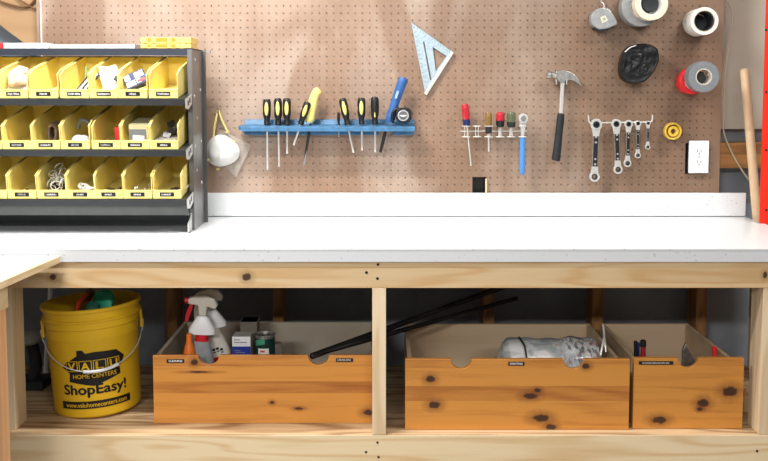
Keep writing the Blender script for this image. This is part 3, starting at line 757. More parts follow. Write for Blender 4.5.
s = screwdriver('yellow-and-black upright screwdriver just left of the all-black-topped one', 27*px2m, 4.1*px2m, 26*px2m); place(s, 361.7, 124.5, 361.3, 97.5, DS)
s = screwdriver('mostly black screwdriver with narrow yellow panels beside the blue saw', 28*px2m, 4.1*px2m, 28*px2m); place(s, 375, 124.5, 374.7, 96.5, DS)
for ch in list(s.children[0].children):
    if ch.name.startswith('grip'): ch.scale = (.8, .8, .7)
s = screwdriver('small slim black nail punch standing in the blue tray', 13*px2m, 1.5*px2m, 12*px2m, panels=False, sr=.0012, name='nail_punch'); place(s, 338.7, 125, 338.5, 112, DS); s['category'] = 'punch'
# ---- yellow handled saw
def pxobj(nm, pts, D0, D1, m, par=None, bevel=0, **k):
    b = nb(); pxprism(b, pts, D0, D1); return obj(nm, b, m, par, world=True, bevel=bevel, **k)
def strip(path, widths, D):
    """outline from a centre path and half widths in pixels"""
    L, Rr = [], []
    for i, (x, y) in enumerate(path):
        a = path[max(i-1, 0)]; c = path[min(i+1, len(path)-1)]
        dx, dy = c[0]-a[0], c[1]-a[1]; n_ = math.hypot(dx, dy) or 1
        L.append((x-dy/n_*widths[i], y+dx/n_*widths[i])); Rr.append((x+dy/n_*widths[i], y-dx/n_*widths[i]))
    return L+Rr[::-1]
def fat(nm, path, widths, D, m, par=None, depth=.8, seg=12):
    """rounded body along a picture path at distance D"""
    pts = [P(x, y, D) for x, y in path]; n_ = len(pts)
    sp = smoothpath(pts, 4); rr = []
    for i in range(n_-1):
        for k in range(4): rr.append((widths[i]*(1-k/4)+widths[i+1]*k/4)*D/F)
    rr.append(widths[-1]*D/F)
    b = nb(); tube(b, sp, 0, seg, radii=rr)
    yc = Y(D)
    for v in b.verts: v.co.y = yc+(v.co.y-yc)*depth
    return obj(nm, b, m, par, world=True, smooth=True)
t = thing('keyhole_saw', 'saw with a curved yellow handle and thin black blade in the blue tray', 'saw', P(309, 125, 3.34))
fat('handle', [(309, 122.5), (309.5, 119), (311.5, 108), (314.5, 96), (318, 90.5), (319.3, 89)], [3.6, 5.0, 4.6, 4.3, 4.4, 2.0], 3.34, M['tool_yellow'], t)
pxobj('blade', [(309, 124), (312, 124), (308, 148), (304.4, 166), (303, 166), (305, 150)], 3.34, 3.342, M['black'], t)
pxobj('blade_tip', [(305.2, 155), (307, 150), (305, 165), (303, 167), (302.5, 165)], 3.3385, 3.3395, M['steel_worn'], t)
t = thing('jab_saw', 'saw with a slanting bright blue handle near the right end of the blue tray', 'saw', P(390, 125, 3.34))
fat('handle', [(389.5, 122), (390.5, 118), (393, 109), (397, 97), (401.5, 84), (403.8, 79), (404.2, 78)], [4, 5.0, 4.3, 4.6, 5.0, 4.6, 3.0], 3.34, M['blue'], t)
pxobj('badge', [(394.5, 98), (397, 90.5), (399.2, 91.3), (396.7, 98.8)], 3.3195, 3.3215, mat('pale_badge', (150, 180, 215), .5), t)
fat('guard', [(393.5, 123), (392.3, 118), (392.8, 113), (395.5, 109.5), (399, 108.5)], [1.4, 1.6, 1.6, 1.6, 1.2], 3.322, M['black'], t)
pxobj('blade', [(385.3, 125), (388.4, 125), (384.5, 143), (381.5, 153), (379, 152), (381.3, 141)], 3.34, 3.342, M['black'], t)
# ---- tape measure on the tray
def case_outline(cx, cy, r, flat=True):
    out = []
    for k in range(28):
        a = 2*math.pi*k/28; x = r*math.cos(a); y = r*math.sin(a)
        out.append((cx+max(-r, min(r, 1.12*x)), cy+max(-r*.95, min(r*.97, 1.12*y))))
    return out
t = thing('tape_measure', 'black tape measure with a silver round sticker sitting on the blue tray', 'tape measure', P(403, 123.5, 3.33))
pxobj('case', case_outline(403.7, 115.2, 7.8), 3.310, 3.345, M['black'], t, bevel=.003)
b = nb(); ctr = P(403.2, 115.5, 3.3095)
lathe(b, [(5.6*px2m, 0), (5.4*px2m, .0012)], 28, Matrix.Translation(ctr) @ Matrix.Rotation(R(90), 4, 'X')); st_ = obj('sticker', b, M['steel_plate'], t, world=True)
b = nb(); lathe(b, [(4.3*px2m, 0), (4.3*px2m, .0006)], 28, Matrix.Translation(ctr+Vector((0, -.0012, 0))) @ Matrix.Rotation(R(90), 4, 'X')); obj('dark_ring', b, mat('sticker_grey', (92, 96, 98), .5), st_, world=True)
b = nb(); box(b, ctr.x-.012, ctr.x+.012, ctr.y-.0026, ctr.y-.0019, ctr.z-.0015, ctr.z+.0015)
prism(b, [(ctr.x+.007*math.cos(a), ctr.y-.0019, ctr.z-.004+.0055*math.sin(a)) for a in [math.pi*k/8 for k in range(9)]], (0, -.0006, 0))
obj('print', b, M['white_ink'], st_, world=True)
# ---- speed square
t = thing('speed_square', 'triangular pale metal rafter square hanging point-down high on the pegboard', 'square', P(425.5, 95, 3.388))
def pt(l): return [P(x, y, 3.386) for x, y in l]
b = nb()
# plate with slot and triangular window, built from strips that share edges
A_, B_, C_ = (411.3, 22.8), (452.5, 52), (425.4, 94.5)
s1, s2_ = (423.0, 41.8), (430.2, 80.2); s3, s4 = (424.3, 41.4), (431.5, 79.8)
w1, w2, w3 = (432.6, 46.9), (446.6, 56.0), (435.8, 71.4)
polys = [[A_, s1, s2_, C_], [A_, s3, s1], [s3, w1, w3, s4], [A_, B_, w2, w1, s3], [B_, C_, s2_, s4, w3, w2]]
for q in polys: prism(b, [P(x, y, 3.386) for x, y in q], (0, .0035, 0))
bmesh.ops.remove_doubles(b, verts=b.verts, dist=.00005)
obj('plate', b, M['alu'], t, world=True)
pxobj('fence', strip([B_, C_], [1.5, 1.5], 0), 3.380, 3.3935, M['alu_edge'], t, bevel=.0006)
b = nb()
for k in range(16):
    u = k/16; x = A_[0]*(1-u)+C_[0]*u; y = A_[1]*(1-u)+C_[1]*u; L_ = 3.2 if k % 4 == 0 else 1.8
    prism(b, [P(x+.9, y, 3.3858), P(x+.9+L_, y+.3-L_*.12, 3.3858), P(x+.9+L_, y+.75-L_*.12, 3.3858), P(x+.9, y+.45, 3.3858)], (0, .0001, 0))
for k in range(14):
    u = k/14; x = A_[0]*(1-u)+B_[0]*u; y = A_[1]*(1-u)+B_[1]*u; L_ = 2.6 if k % 3 == 0 else 1.5
    prism(b, [P(x, y+1.2, 3.3858), P(x-.1, y+1.2+L_, 3.3858), P(x+.3, y+1.2+L_, 3.3858), P(x+.4, y+1.2, 3.3858)], (0, .0001, 0))
obj('scale_marks', b, mat('mark_grey', (104, 118, 126), .6), t, world=True)
# ---- wire screwdriver holder
t = thing('tool_holder', 'chrome wire screwdriver holder with six slots on the pegboard above the black notch', 'tool holder', P(495, 137, 3.36))
b = nb(); tube(b, [P(460.5, 131.3, 3.375), P(527, 131.0, 3.375)], .0022, 8)
for px in (461, 494, 526): tube(b, [P(px, 131, 3.375), P(px, 131, 3.393)], .0016, 8)
obj('crossbar', b, M['wire'], t, world=True, smooth=True)
for px in (466, 477, 488.7, 500, 511.2, 522.7):
    b = nb()
    for py in (126, 136.7):
        p = P(px, py, 3.352); r0 = 3.9*px2m
        tube(b, [(p.x+r0*math.cos(a), p.y+r0*.8*math.sin(a), p.z) for a in [2*math.pi*k/16 for k in range(16)]], .0019, 6, closed=True)
    for dx in (-1.3, 1.3): tube(b, [P(px+dx, 126, 3.362), P(px+dx, 136.7, 3.362)], .0016, 6)
    tube(b, [P(px, 131.2, 3.3735), P(px, 131.2, 3.362)], .0012, 6)
    obj('ring_clip', b, M['wire'], t, world=True, smooth=True)
def holder_driver(label, x0, y0, x1, y1, r, L, shaft, hm, base=None, sr=.0028):
    s = screwdriver(label, L*px2m, r*px2m, shaft*px2m, panels=False, hm=hm, sr=sr); place(s, x0, y0, x1, y1, 3.352)
    if base:
        b = nb(); lathe(b, [(r*px2m*.66, -.002), (r*px2m*.95, .001), (r*px2m*.95, L*px2m*base[1]), (r*px2m*.7, L*px2m*(base[1]+.03))], 16); obj('collar', b, M[base[0]], s, smooth=True)
    return s
holder_driver('red-handled screwdriver with a dark blue collar in the wire holder', 467, 125.5, 464.8, 103.5, 3.9, 22, 41, 'red_clear', ('dark_blue', .26), .0024)
holder_driver('brown amber-handled screwdriver with a black collar in the wire holder', 488.6, 133, 488.3, 112, 3.5, 21, 19, 'amber', ('black_rubber', .28))
holder_driver('stubby red-topped screwdriver with a black base in the wire holder', 500.1, 126.8, 500.2, 112, 4.4, 15, 9, 'red_clear', ('black', .42))
holder_driver('stubby smoky green screwdriver in the wire holder', 511.2, 126.8, 511.4, 112, 4.6, 15, 9, 'green_clear', ('black_rubber', .3))
t = thing('ratchet', 'small ratchet with a bright blue grip hanging at the right end of the wire holder', 'ratchet', P(522.7, 150, 3.352))
b = nb(); c = P(523.2, 118.5, 3.346)
lathe(b, [(4.9*px2m, 0), (5.1*px2m, .003), (5.1*px2m, .010), (4.6*px2m, .013)], 24, Matrix.Translation(c) @ Matrix.Rotation(R(90), 4, 'X') @ Matrix.Translation((0,0,-.006))); hd = obj('head', b, M['wrench_end'], t, world=True, smooth=True)
b = nb(); lathe(b, [(2.8*px2m, 0), (2.6*px2m, .003)], 16, Matrix.Translation(c+Vector((0,-.007,0))) @ Matrix.Rotation(R(90), 4, 'X')); obj('dial', b, M['steel_worn'], hd, world=True)
pxobj('neck', strip([(523.1, 122), (522.9, 130), (522.6, 138)], [3.6, 2.0, 1.6], 0), 3.346, 3.354, M['wrench_end'], t, bevel=.001)
fat('grip', [(522.6, 136.5), (522.5, 139), (522.4, 150), (522.3, 165), (522.2, 173), (522.2, 175)], [1.6, 2.5, 2.4, 2.6, 2.3, 1.0], 3.35, M['sky_blue'], t)
# ---- hammer
t = thing('claw_hammer', 'steel claw hammer with a black rubber grip hanging head-up on the pegboard', 'hammer', P(558, 160, 3.36))
DH = 3.36
b = nb(); c0, c1 = P(546.8, 75.0, DH), P(552.5, 75.3, DH)
tube(b, [P(x, y, DH) for x, y in ((546.6, 74.6), (547.2, 74.7), (550.4, 75), (551, 75), (553.2, 75.2), (554.5, 75.4), (560, 76))], 0, 18, radii=[r*DH/F for r in (3.1, 3.7, 3.8, 3.2, 2.6, 2.9, 3.9)])
hd = obj('head', b, M['steel_worn'], t, world=True, smooth=True)
claw = [(556, 72), (560, 70.3), (565, 70.4), (571, 71.8), (576, 75.5), (580, 81), (582.6, 87.4), (580.5, 86), (576.5, 82.3), (572, 80.2), (567, 80), (564.5, 82.5), (560, 82.5), (557, 79.5)]
b = nb(); pxprism(b, claw, DH-.013, DH+.013); obj('claw', b, M['steel_worn'], hd, world=True, bevel=.003)
pxobj('shaft', strip([(562.9, 81), (562.0, 98), (561.0, 116)], [2.0, 1.9, 1.9], 0), DH-.007, DH+.007, M['wrench_end'], t, bevel=.003)
fat('grip', [(561.2, 113.2), (561.0, 114.5), (560.2, 122), (559.0, 133), (557.6, 146), (556.2, 157), (555.9, 160), (555.8, 160.6)], [2.6, 3.5, 3.9, 3.7, 4.0, 4.3, 4.2, 3.4], DH, M['black_rubber'], t, depth=.75)
for i, px in enumerate((556.3, 566.8)):
    b = nb(); tube(b, smoothpath([P(px, 80, 3.394), P(px, 80.6, 3.345), P(px, 83.5, 3.342), P(px, 84.3, 3.342)] if False else [P(px, 84, 3.394), P(px, 84.2, 3.35), P(px, 83, 3.342), P(px, 79.5, 3.340)]), .0018, 8)
    tag(obj('peg_hook', b, M['wire'], world=True, smooth=True), 'metal peg hook under the hammer head, ' + ('on the striking-face side' if i == 0 else 'on the claw side'), 'hook')
# ---- wrench rack and wrenches
t = thing('wrench_rack', 'long wire rail with upturned ends holding five ratchet wrenches', 'tool holder', P(620, 123, 3.37))
b = nb(); tube(b, smoothpath([P(588.4, 115, 3.352), P(588.8, 120, 3.352), P(590, 122.8, 3.353), P(594, 123, 3.36), P(605, 122.7, 3.372), P(640, 122, 3.372), P(648, 121.8, 3.36), P(651.6, 121.5, 3.353), P(652.4, 119, 3.352), P(652.4, 115, 3.352)]), .0026, 8)
for px in (604, 643): tube(b, [P(px, 122.5, 3.373), P(px, 122.5, 3.393)], .0019, 8)
obj('rail', b, M['wire'], t, world=True, smooth=True)
labs = ['largest and leftmost of the five ratchet wrenches on the wire rail', 'second largest ratchet wrench on the wire rail', 'middle-sized ratchet wrench, third of five on the wire rail', 'second smallest ratchet wrench on the wire rail', 'smallest ratchet wrench, at the right end of the wire rail']
WR = [((596.5, 124.6), (594.7, 176.8), 5.8, 5.1, 3.0, True), ((616.5, 124), (618.2, 169.5), 5.0, 4.5, 2.7, True), ((628.8, 124.2), (627.7, 163.3), 4.1, 3.8, 2.1, True), ((638.2, 123.5), (638, 155.3), 3.2, 3.0, 1.7, False), ((648.3, 123.2), (647.9, 147), 2.5, 2.6, 1.3, False)]
for (a, c, ra, rc, hw, wide), lb in zip(WR, labs):
    D = 3.355; t = thing('ratchet_wrench', 'steel and black '+lb, 'wrench', P(c[0], c[1]+rc, D), group='ratchet wrenches on the wire rail')
    dx, dy = c[0]-a[0], c[1]-a[1]; L_ = math.hypot(dx, dy); ux, uy = dx/L_, dy/L_
    def at(s, w=0): return (a[0]+ux*s-uy*w, a[1]+uy*s+ux*w)
    for (ctr, r_, sg, nm) in ((a, ra, 1, 'box_end'), (c, rc, -1, 'box_end')):
        n_ = 24; out = []; inn = []
        for k in range(n_):
            an = 2*math.pi*k/n_; out.append(P(ctr[0]+r_*math.cos(an), ctr[1]+r_*math.sin(an), D-.003)); inn.append(P(ctr[0]+r_*.56*math.cos(an), ctr[1]+r_*.56*math.sin(an), D-.003))
        b = nb(); ringprism(b, out, inn, (0, .011, 0))
        # shoulder tapering to the shank
        s0 = r_*.72 if sg > 0 else L_-r_*.72; s1_ = s0+sg*r_*1.3; w0 = r_*.72
        prism(b, [P(*at(s0, -w0), D-.003), P(*at(s1_, -hw), D-.003), P(*at(s1_, hw), D-.003), P(*at(s0, w0), D-.003), P(*at(s0+sg*r_*.15, 0), D-.003)], (0, .010, 0))
        e_ = obj(nm, b, M['wrench_end'], t, world=True, bevel=.0008)
        b = nb(); ri = []; ro = []
        for k in range(n_):
            an = 2*math.pi*k/n_; rr = r_*(.42 if k % 2 else .36); ri.append(P(ctr[0]+rr*math.cos(an), ctr[1]+rr*math.sin(an), D-.0036)); ro.append(P(ctr[0]+r_*.60*math.cos(an), ctr[1]+r_*.60*math.sin(an), D-.0036))
        ringprism(b, ro, ri, (0, .012, 0)); obj('ratchet_ring', b, M['steel_dark'], e_, world=True)
        if sg > 0:
            b = nb(); lathe(b, [(r_*.5*D/F, 0), (r_*.5*D/F, .001)], 20, Matrix.Translation(P(ctr[0], ctr[1], D+.006)) @ Matrix.Rotation(R(90), 4, 'X')); obj('dark_plug', b, M['black'], e_, world=True)
    b = nb(); prism(b, [P(*at(ra*1.2, -hw), D-.002), P(*at(L_-rc*1.2, -hw), D-.002), P(*at(L_-rc*1.2, hw), D-.002), P(*at(ra*1.2, hw), D-.002)], (0, .006, 0))
    sh = obj('shank', b, M['steel_worn'], t, world=True, bevel=.0012)
    b = nb(); prism(b, [P(*at(ra*1.9, -hw*.72), D-.0026), P(*at(L_-rc*1.9, -hw*.72), D-.0026), P(*at(L_-rc*1.9, hw*.72), D-.0026), P(*at(ra*1.9, hw*.72), D-.0026)], (0, .001, 0))
    obj('black_inlay', b, M['black'], sh, world=True)
    for f_ in (.24, .34, .66, .76):
        q = at(L_*f_); b = nb(); lathe(b, [(hw*.36*D/F, 0), (hw*.36*D/F, .0008)], 10, Matrix.Translation(P(q[0], q[1], D-.0026)) @ Matrix.Rotation(R(90), 4, 'X')); obj('stamped_dot', b, M['steel_plate'], sh, world=True)
# ---- tape rolls on pegs (axis towards the viewer)
RX = Matrix.Rotation(R(90), 4, 'X')
def roll_bm(ro, ri, L, seg=40, steps=5):
    """hollow roll; z from 0 (front) to -L (back) after rotation"""
    b = nb()
    prof = [(ri, 0)]
    for k in range(steps+1):
        r_ = ri+(ro-ri)*k/steps; prof.append((r_, .0008 if 0 < k < steps and k % 2 else .0))
    prof += [(ro, -L), (ri, -L)]
    rings = [[b.verts.new((r_*math.cos(2*math.pi*i/seg), r_*math.sin(2*math.pi*i/seg), z)) for i in range(seg)] for r_, z in prof]
    n_ = len(rings)
    for q in range(n_):
        A, B = rings[q], rings[(q+1) % n_]
        for i in range(seg):
            j = (i+1) % seg; b.faces.new((A[i], A[j], B[j], B[i]))
    return b
def roll(par, name, cx, cy, D, ro, ri, L, m, core=None, tilt=(0, 0), label=None):
    k = D/F; c = P(cx, cy, D); mt = Matrix.Translation(c) @ Matrix.Rotation(R(tilt[0]), 4, 'Z') @ Matrix.Rotation(R(tilt[1]), 4, 'X') @ RX
    b = roll_bm(ro*k, (ri+1.0)*k if core else ri*k, L); xf(b, b.verts, mt); o_ = obj(name, b, m, par, world=True, smooth=True)
    if core:
        b = roll_bm((ri+1.05)*k, ri*k, L+.001, steps=1); xf(b, b.verts, mt @ Matrix.Translation((0,0,.0006))); obj('core', b, core, o_, world=True, smooth=True)
    return o_
def peg(cx, cy, D, label):
    b = nb(); a, c = P(cx, cy, 3.395), P(cx, cy, 3.395); c.y = Y(D)
    tube(b, smoothpath([(a.x, a.y, a.z), (a.x, c.y+.01, a.z), (a.x, c.y, a.z+.004), (a.x, c.y-.002, a.z+.016)]), .0025, 8)
    tag(obj('peg_hook', b, M['wire'], world=True, smooth=True), label, 'hook')
D = 3.33
t = thing('tape_roll', 'large grey duct tape roll hanging behind the cream tape at the top right', 'tape', P(641, 7, 3.36)); roll(t, 'tape', 641.5, 6.5, 3.325, 19.5, 10, .05, M['foil_grey'], M['card_core'])
t = thing('tape_roll', 'cream masking tape roll hanging in front of the large grey roll', 'tape', P(650, 4, 3.3)); roll(t, 'tape', 651.5, 3.5, 3.27, 16.5, 10.5, .04, M['tape_cream'], M['tape_white'])
peg(645, -6, 3.25, 'peg hook carrying the grey and cream tape rolls at the top')
b = nb(); lathe(b, [(8.5*px2m, 0), (8.5*px2m, .05)], 24, Matrix.Translation(P(647, 4, 3.36)) @ RX); 
tag(obj('dark_spool', b, M['core_dark'], world=True), 'dark spool core inside the cream and grey tape rolls', 'spool')
t = thing('tape_roll', 'long white tape roll with a dark hollow centre near the top right of the pegboard', 'tape', P(700, 22, 3.34)); o_ = roll(t, 'tape', 704.6, 21, 3.265, 13.6, 10.2, .105, M['tape_white'], M['tape_cream'], (-3, 0))
b = nb(); lathe(b, [(10.0*D/F, 0), (10.0*D/F, .002)], 24, Matrix.Translation(P(697, 24.5, 3.37)) @ RX); obj('hole_shade_disc', b, M['core_dark'], o_, world=True)  # dark disc closes the hollow, painting the shade in it
b = roll_bm(10.15*3.265/F, 9.3*3.265/F, .09, steps=1); xf(b, b.verts, Matrix.Translation(P(704.4, 21.1, 3.275)) @ Matrix.Rotation(R(-3), 4, 'Z') @ RX); obj('inner_liner', b, M['core_dark'], o_, world=True, smooth=True)
peg(697, 14, 3.33, 'peg hook inside the long white tape roll')
t = thing('tape_roll', 'bright red tape roll hanging behind the grey one on the right', 'tape', P(687, 82, 3.38)); roll(t, 'tape', 692.8, 81.3, 3.335, 12.8, 7, .055, M['red_tape'], M['tape_white'])
t = thing('tape_roll', 'dark grey tape roll hanging in front of the red one on the right', 'tape', P(702, 77, 3.3)); roll(t, 'tape', 703.8, 76.8, 3.27, 15.4, 7.2, .045, M['tape_grey'], M['card_core'])
b = nb(); lathe(b, [(6.9*px2m, 0), (6.9*px2m, .002)], 24, Matrix.Translation(P(699, 78.3, 3.318)) @ RX); obj('hole_shade_disc', b, M['core_dark'], t, world=True)  # dark disc added to paint the shade in the roll's hole
peg(698, 76, 3.29, 'peg hook carrying the red and dark grey tape rolls')
# the big black roll: uneven coil of shiny black material
t = thing('black_coil', 'thick shiny black roll with an uneven outline hanging on the pegboard', 'roll', P(637, 65, 3.36))
b = nb(); seg = 48; prof = [(0, .004)]+[(q/14, .004) for q in range(1, 13)]+[(.9, .005), (.97, 0), (1.0, -.006), (1.0, -.05), (.96, -.056), (0, -.056)]
shape = [(659, 55), (657.5, 49), (652, 44.8), (645, 43.2), (635, 44.2), (627, 48), (623, 55), (620.8, 64), (620.5, 73), (624, 80), (630, 83.3), (637, 84), (645, 82), (651.5, 76), (656.5, 68), (659, 61)]
def srad(a):
    best = None
    x, y = math.cos(a), -math.sin(a)
    # radial distance of the polygon in direction a
    cx, cy = 639.5, 63.5; n_ = len(shape)
    for i in range(n_):
        x0, y0 = shape[i][0]-cx, shape[i][1]-cy; x1, y1 = shape[(i+1) % n_][0]-cx, shape[(i+1) % n_][1]-cy
        den = x*(y1-y0)-y*(x1-x0)
        if abs(den) < 1e-9: continue
        s_ = (x0*(y1-y0)-y0*(x1-x0))/den; u = (x0*y-y0*x)/den*-1 if False else ((x0*y-y0*x)/(-(den)))
        u = (y*x0-x*y0)/((x*(y1-y0)-y*(x1-x0)))
        if s_ > 0 and -.001 <= u <= 1.001: best = s_ if best is None else min(best, s_)
    return best or 19
rings = []; cP = P(640, 63.3, 3.315)
for r_, z in prof:
    if r_ == 0: rings.append([b.verts.new((cP.x, cP.y-z, cP.z))]); continue
    ring = []
    for i in range(seg):
        a = 2*math.pi*i/seg; rr = srad(a)*3.315/F*r_*.985
        wz = z+(.005*noise.noise(Vector((math.cos(a)*r_*3, math.sin(a)*r_*3, 1)))+.0035*noise.noise(Vector((math.cos(a)*r_*9, math.sin(a)*r_*9, 5))))*(1 if z > -.02 else 0)
        ring.append(b.verts.new((cP.x+rr*math.cos(a), cP.y-wz, cP.z+rr*math.sin(a))))
    rings.append(ring)
for A, B in zip(rings, rings[1:]):
    for i in range(seg):
        j = (i+1) % seg
        if len(A) == 1: b.faces.new((A[0], B[i], B[j]))
        elif len(B) == 1: b.faces.new((A[j], A[i], B[0]))
        else: b.faces.new((A[i], B[i], B[j], A[j]))
obj('coil', b, M['black_gloss'], t, world=True, smooth=True)
b = nb(); tube(b, smoothpath([P(625, 52, 3.312), P(630, 47.6, 3.31), P(636, 45.4, 3.309)]), .0018, 6); obj('loose_end', b, M['white_ink'], t, world=True, smooth=True)
# yellow small spool
t = thing('thread_tape_spool', 'small yellow spool of tape hanging above the wall outlet', 'spool', P(673, 131.5, 3.37)); o_ = roll(t, 'spool', 673.2, 131.2, 3.355, 8.6, 6.8, .018, M['gold'])
roll(t, 'hub', 673.4, 131.4, 3.358, 5.4, 2.6, .015, M['gold'])
b = roll_bm(7.2*px2m, 5.2*px2m, .012); xf(b, b.verts, Matrix.Translation(P(673.2, 131.3, 3.363)) @ RX); obj('wound_tape', b, mat('dark_gold', (120, 92, 36), .5), t, world=True, smooth=True)
# ---- grey tape measure at the top
t = thing('tape_measure', 'scuffed grey tape measure hanging from the top of the pegboard', 'tape measure', P(604, 31, 3.37))
shape2 = [(591.0, 21), (591.2, 16), (593.5, 11.5), (598, 8.6), (603, 7.6), (608, 8.3), (611.5, 11.2), (614.6, 16), (617.6, 22), (617.8, 24.6), (614, 26), (609, 28.2), (604, 29.2), (599, 29.6), (594.5, 27), (592, 24.5)]
pxobj('case', shape2, 3.345, 3.385, M['foil_grey'], t, bevel=.004)
b = nb(); pxprism(b, [(593.5, 28.0), (598, 29.4), (604, 29.2), (609, 28.2), (609, 30), (600, 31), (595, 30)], 3.35, 3.38); obj('rubber_foot', b, M['black_rubber'], t, world=True)
lb_ = pxobj('label_patch', [(600.3, 17.4), (605.3, 15.2), (608, 20.3), (602.2, 23.4)], 3.3440, 3.3448, mat('gilt_label', (222, 214, 190), .4), t)
pxobj('label_mark', [(602.4, 18.4), (605, 17.2), (606, 19.5), (603.4, 21)], 3.3434, 3.3439, M['foil_grey'], lb_)
b = nb(); tube(b, smoothpath([P(604, 9.5, 3.36), P(603.8, 4, 3.36), P(601, 1.6, 3.37), P(602.5, -1, 3.39), P(603, -1, 3.394)]), .0018, 8); tag(obj('peg_hook', b, M['wire'], world=True, smooth=True), 'peg hook above the scuffed grey tape measure', 'hook')
# ---- dust mask in its bag
t = thing('dust_mask', 'white round dust mask hanging by a yellow elastic beside the bin rack', 'mask', P(222, 166, 3.36))
c = P(222.3, 151, 3.365); k = 3.36/F
b = nb(); prof = [(0, .045), (4, .0445), (8, .040), (11, .031), (13, .020), (14.3, .009), (15.8, .004), (16.3, .001), (15.6, 0), (0, .0)]
lathe(b, [(r_*k, z) for r_, z in prof][::-1], 40)
for v in b.verts:
    a = math.atan2(v.co.y, v.co.x); q = 1+.05*math.cos(3*a+.5)+.03*math.cos(2*a); v.co.x *= q; v.co.y *= q
    if v.co.z > .028: v.co.y *= 1.0; v.co.z -= .006*abs(math.cos(a))*(v.co.z-.028)/.017
xf(b, b.verts, Matrix.Translation(c) @ RX); obj('cup', b, M['mask'], t, world=True, smooth=True)
b = nb(); tube(b, smoothpath([P(213.5, 137, 3.36), P(215, 124, 3.365), P(217.4, 112.5, 3.372), P(218.6, 111, 3.372), P(222, 120, 3.368), P(227.5, 131.5, 3.36)]), .0036, 8)
obj('elastic_strap', b, M['elastic'], t, world=True, smooth=True)
b = nb()
for q in ((227.5, 132), (208, 160), (234, 141), (218, 169)): p = P(q[0], q[1], 3.358); box(b, p.x-.006, p.x+.006, p.y-.002, p.y+.002, p.z-.003, p.z+.003)
obj('strap_tab', b, M['elastic'], t, world=True, bevel=.0008)
bagm = mat('bag_film', (205, 196, 186), .25, trans=.0, alpha=.55, var=.12, vs=50)
b = nb(); n_ = 12
q00, q10, q11, q01 = (203, 146), (222, 130), (251.5, 145.5), (236, 177.5)
vs = [[None]*(n_+1) for _ in range(n_+1)]
for i in range(n_+1):
    for j in range(n_+1):
        u, v = i/n_, j/n_
        x = (q00[0]*(1-u)+q10[0]*u)*(1-v)+(q01[0]*(1-u)+q11[0]*u)*v; y = (q00[1]*(1-u)+q10[1]*u)*(1-v)+(q01[1]*(1-u)+q11[1]*u)*v
        p = P(x, y, 3.378); p.y += .006*noise.noise(Vector((u*4, v*4, 2))); vs[i][j] = b.verts.new(p)
for i in range(n_):
    for j in range(n_): b.faces.new((vs[i][j], vs[i+1][j], vs[i+1][j+1], vs[i][j+1]))
tag(obj('plastic_bag', b, bagm, world=True, smooth=True), 'clear plastic bag hanging behind the white dust mask', 'bag')
b = nb(); tube(b, smoothpath([P(217.8, 114.5, 3.394), P(217.8, 114.5, 3.378), P(218, 113, 3.368), P(218.2, 108.5, 3.364)]), .0018, 8); tube(b, [P(214.5, 115, 3.39), P(221, 115, 3.39)], .002, 8)
tag(obj('peg_hook', b, M['steel_dark'], world=True, smooth=True), 'dark peg hook holding the dust mask elastic', 'hook')
# ---- right side: cord, pole, red post
b = nb(); tube(b, smoothpath([P(x, y, 3.455) for x, y in ((722, -30), (723, -4), (727.5, 8), (729.5, 20), (727, 40), (723.5, 62), (721.5, 90), (720.6, 118), (721, 132), (726, 146), (735, 163), (745, 178), (757, 188), (775, 193), (790, 194))], 5), .0032, 8)
for v in b.verts: v.co.y = min(v.co.y, Y(3.461)); v.co.y -= .030
tag(obj('wall_cable', b, M['cable_beige'], world=True, smooth=True), 'thin beige cable running down the wall beside the right edge of the pegboard', 'cable')
p1 = P(744.3, 68.5, 3.385); p2 = P(757.4, 222, 3.35); d = (p2-p1); kf = (0.03-p1.z)/d.z; p3 = p1+d*kf
b = nb(); dd = (p3-p1).normalized(); r0 = .0158
tube(b, [p1, p1+dd*.003, p1+dd*.010, p1+dd*.05, p3], 0, 20, radii=[r0*.55, r0*.85, r0, r0, r0])
tag(obj('broom_handle', b, M['ash'], world=True, smooth=True), 'pale wooden broom handle leaning against the wall right of the worktop', 'handle')
t = thing('steel_post', 'bright red steel upright at the right picture edge', 'post', (1.33, Y(3.24), 0))
xr_ = XX(762.6, 120, 3.22)
b = nb(); box(b, xr_, xr_+.06, Y(3.22), Y(3.223), 0, 2.3); box(b, xr_+.056, xr_+.059, Y(3.2231), Y(3.27), 0, 2.3); obj('channel', b, M['red_paint'], t, world=True)
for py in (92, 30, 150, 210):
    b = nb(); lathe(b, [(.004, 0), (.004, .0006)], 10, Matrix.Translation(P(766.2, py, 3.2198)) @ RX); obj('keyhole', b, M['black'], t, world=True)
# ------------------------------------------------------------------ bucket
Dc = DZ(419.7, ZD)+.132; cB = P(98.6, 405, Dc); cB = Vector((cB.x, Y(Dc), ZD))
kB = Dc/F; r1 = 42.6*kB*1.0; r2 = 49.0*kB; HB = P(92.5, 301, Dc).z-ZD
t = thing('bucket', 'yellow plastic bucket with black store lettering on the shelf under the worktop', 'bucket', cB+Vector((0, 0, .0035)), (0, R(-2.8), 0))
wallp = [(r1*.96, 0), (r1, .006), (r1+(r2*.935-r1)*.80, HB*.80), (r2*.935, HB*.81), (r2*.955, HB*.815), (r2*.955, HB*.875), (r2*.99, HB*.88), (r2*.99, HB*.895), (r2*.955, HB*.90), (r2*.955, HB*.965), (r2, HB*.97), (r2, HB*.995), (r2*.985, HB), (r2*.95, HB), (r2*.945, HB*.97), (r1*.965, .012), (0, .010)]
b = nb(); lathe(b, wallp, 64, cap=True); bd = obj('body', b, M['bucket'], t, smooth=True)
camx = Vector((0, -CY, EYE)); yaw = math.atan2(0-cB.x, -(-CY-cB.y))   # direction of the viewer from the bucket
yaw = math.atan2(-cB.x, (cB.y+CY))
th0 = -math.pi/2+yaw
def rad_at(z): return r1+(r2*.935-r1)*min(1, z/(HB*.80))*.80 if z < HB*.80 else r2*.935
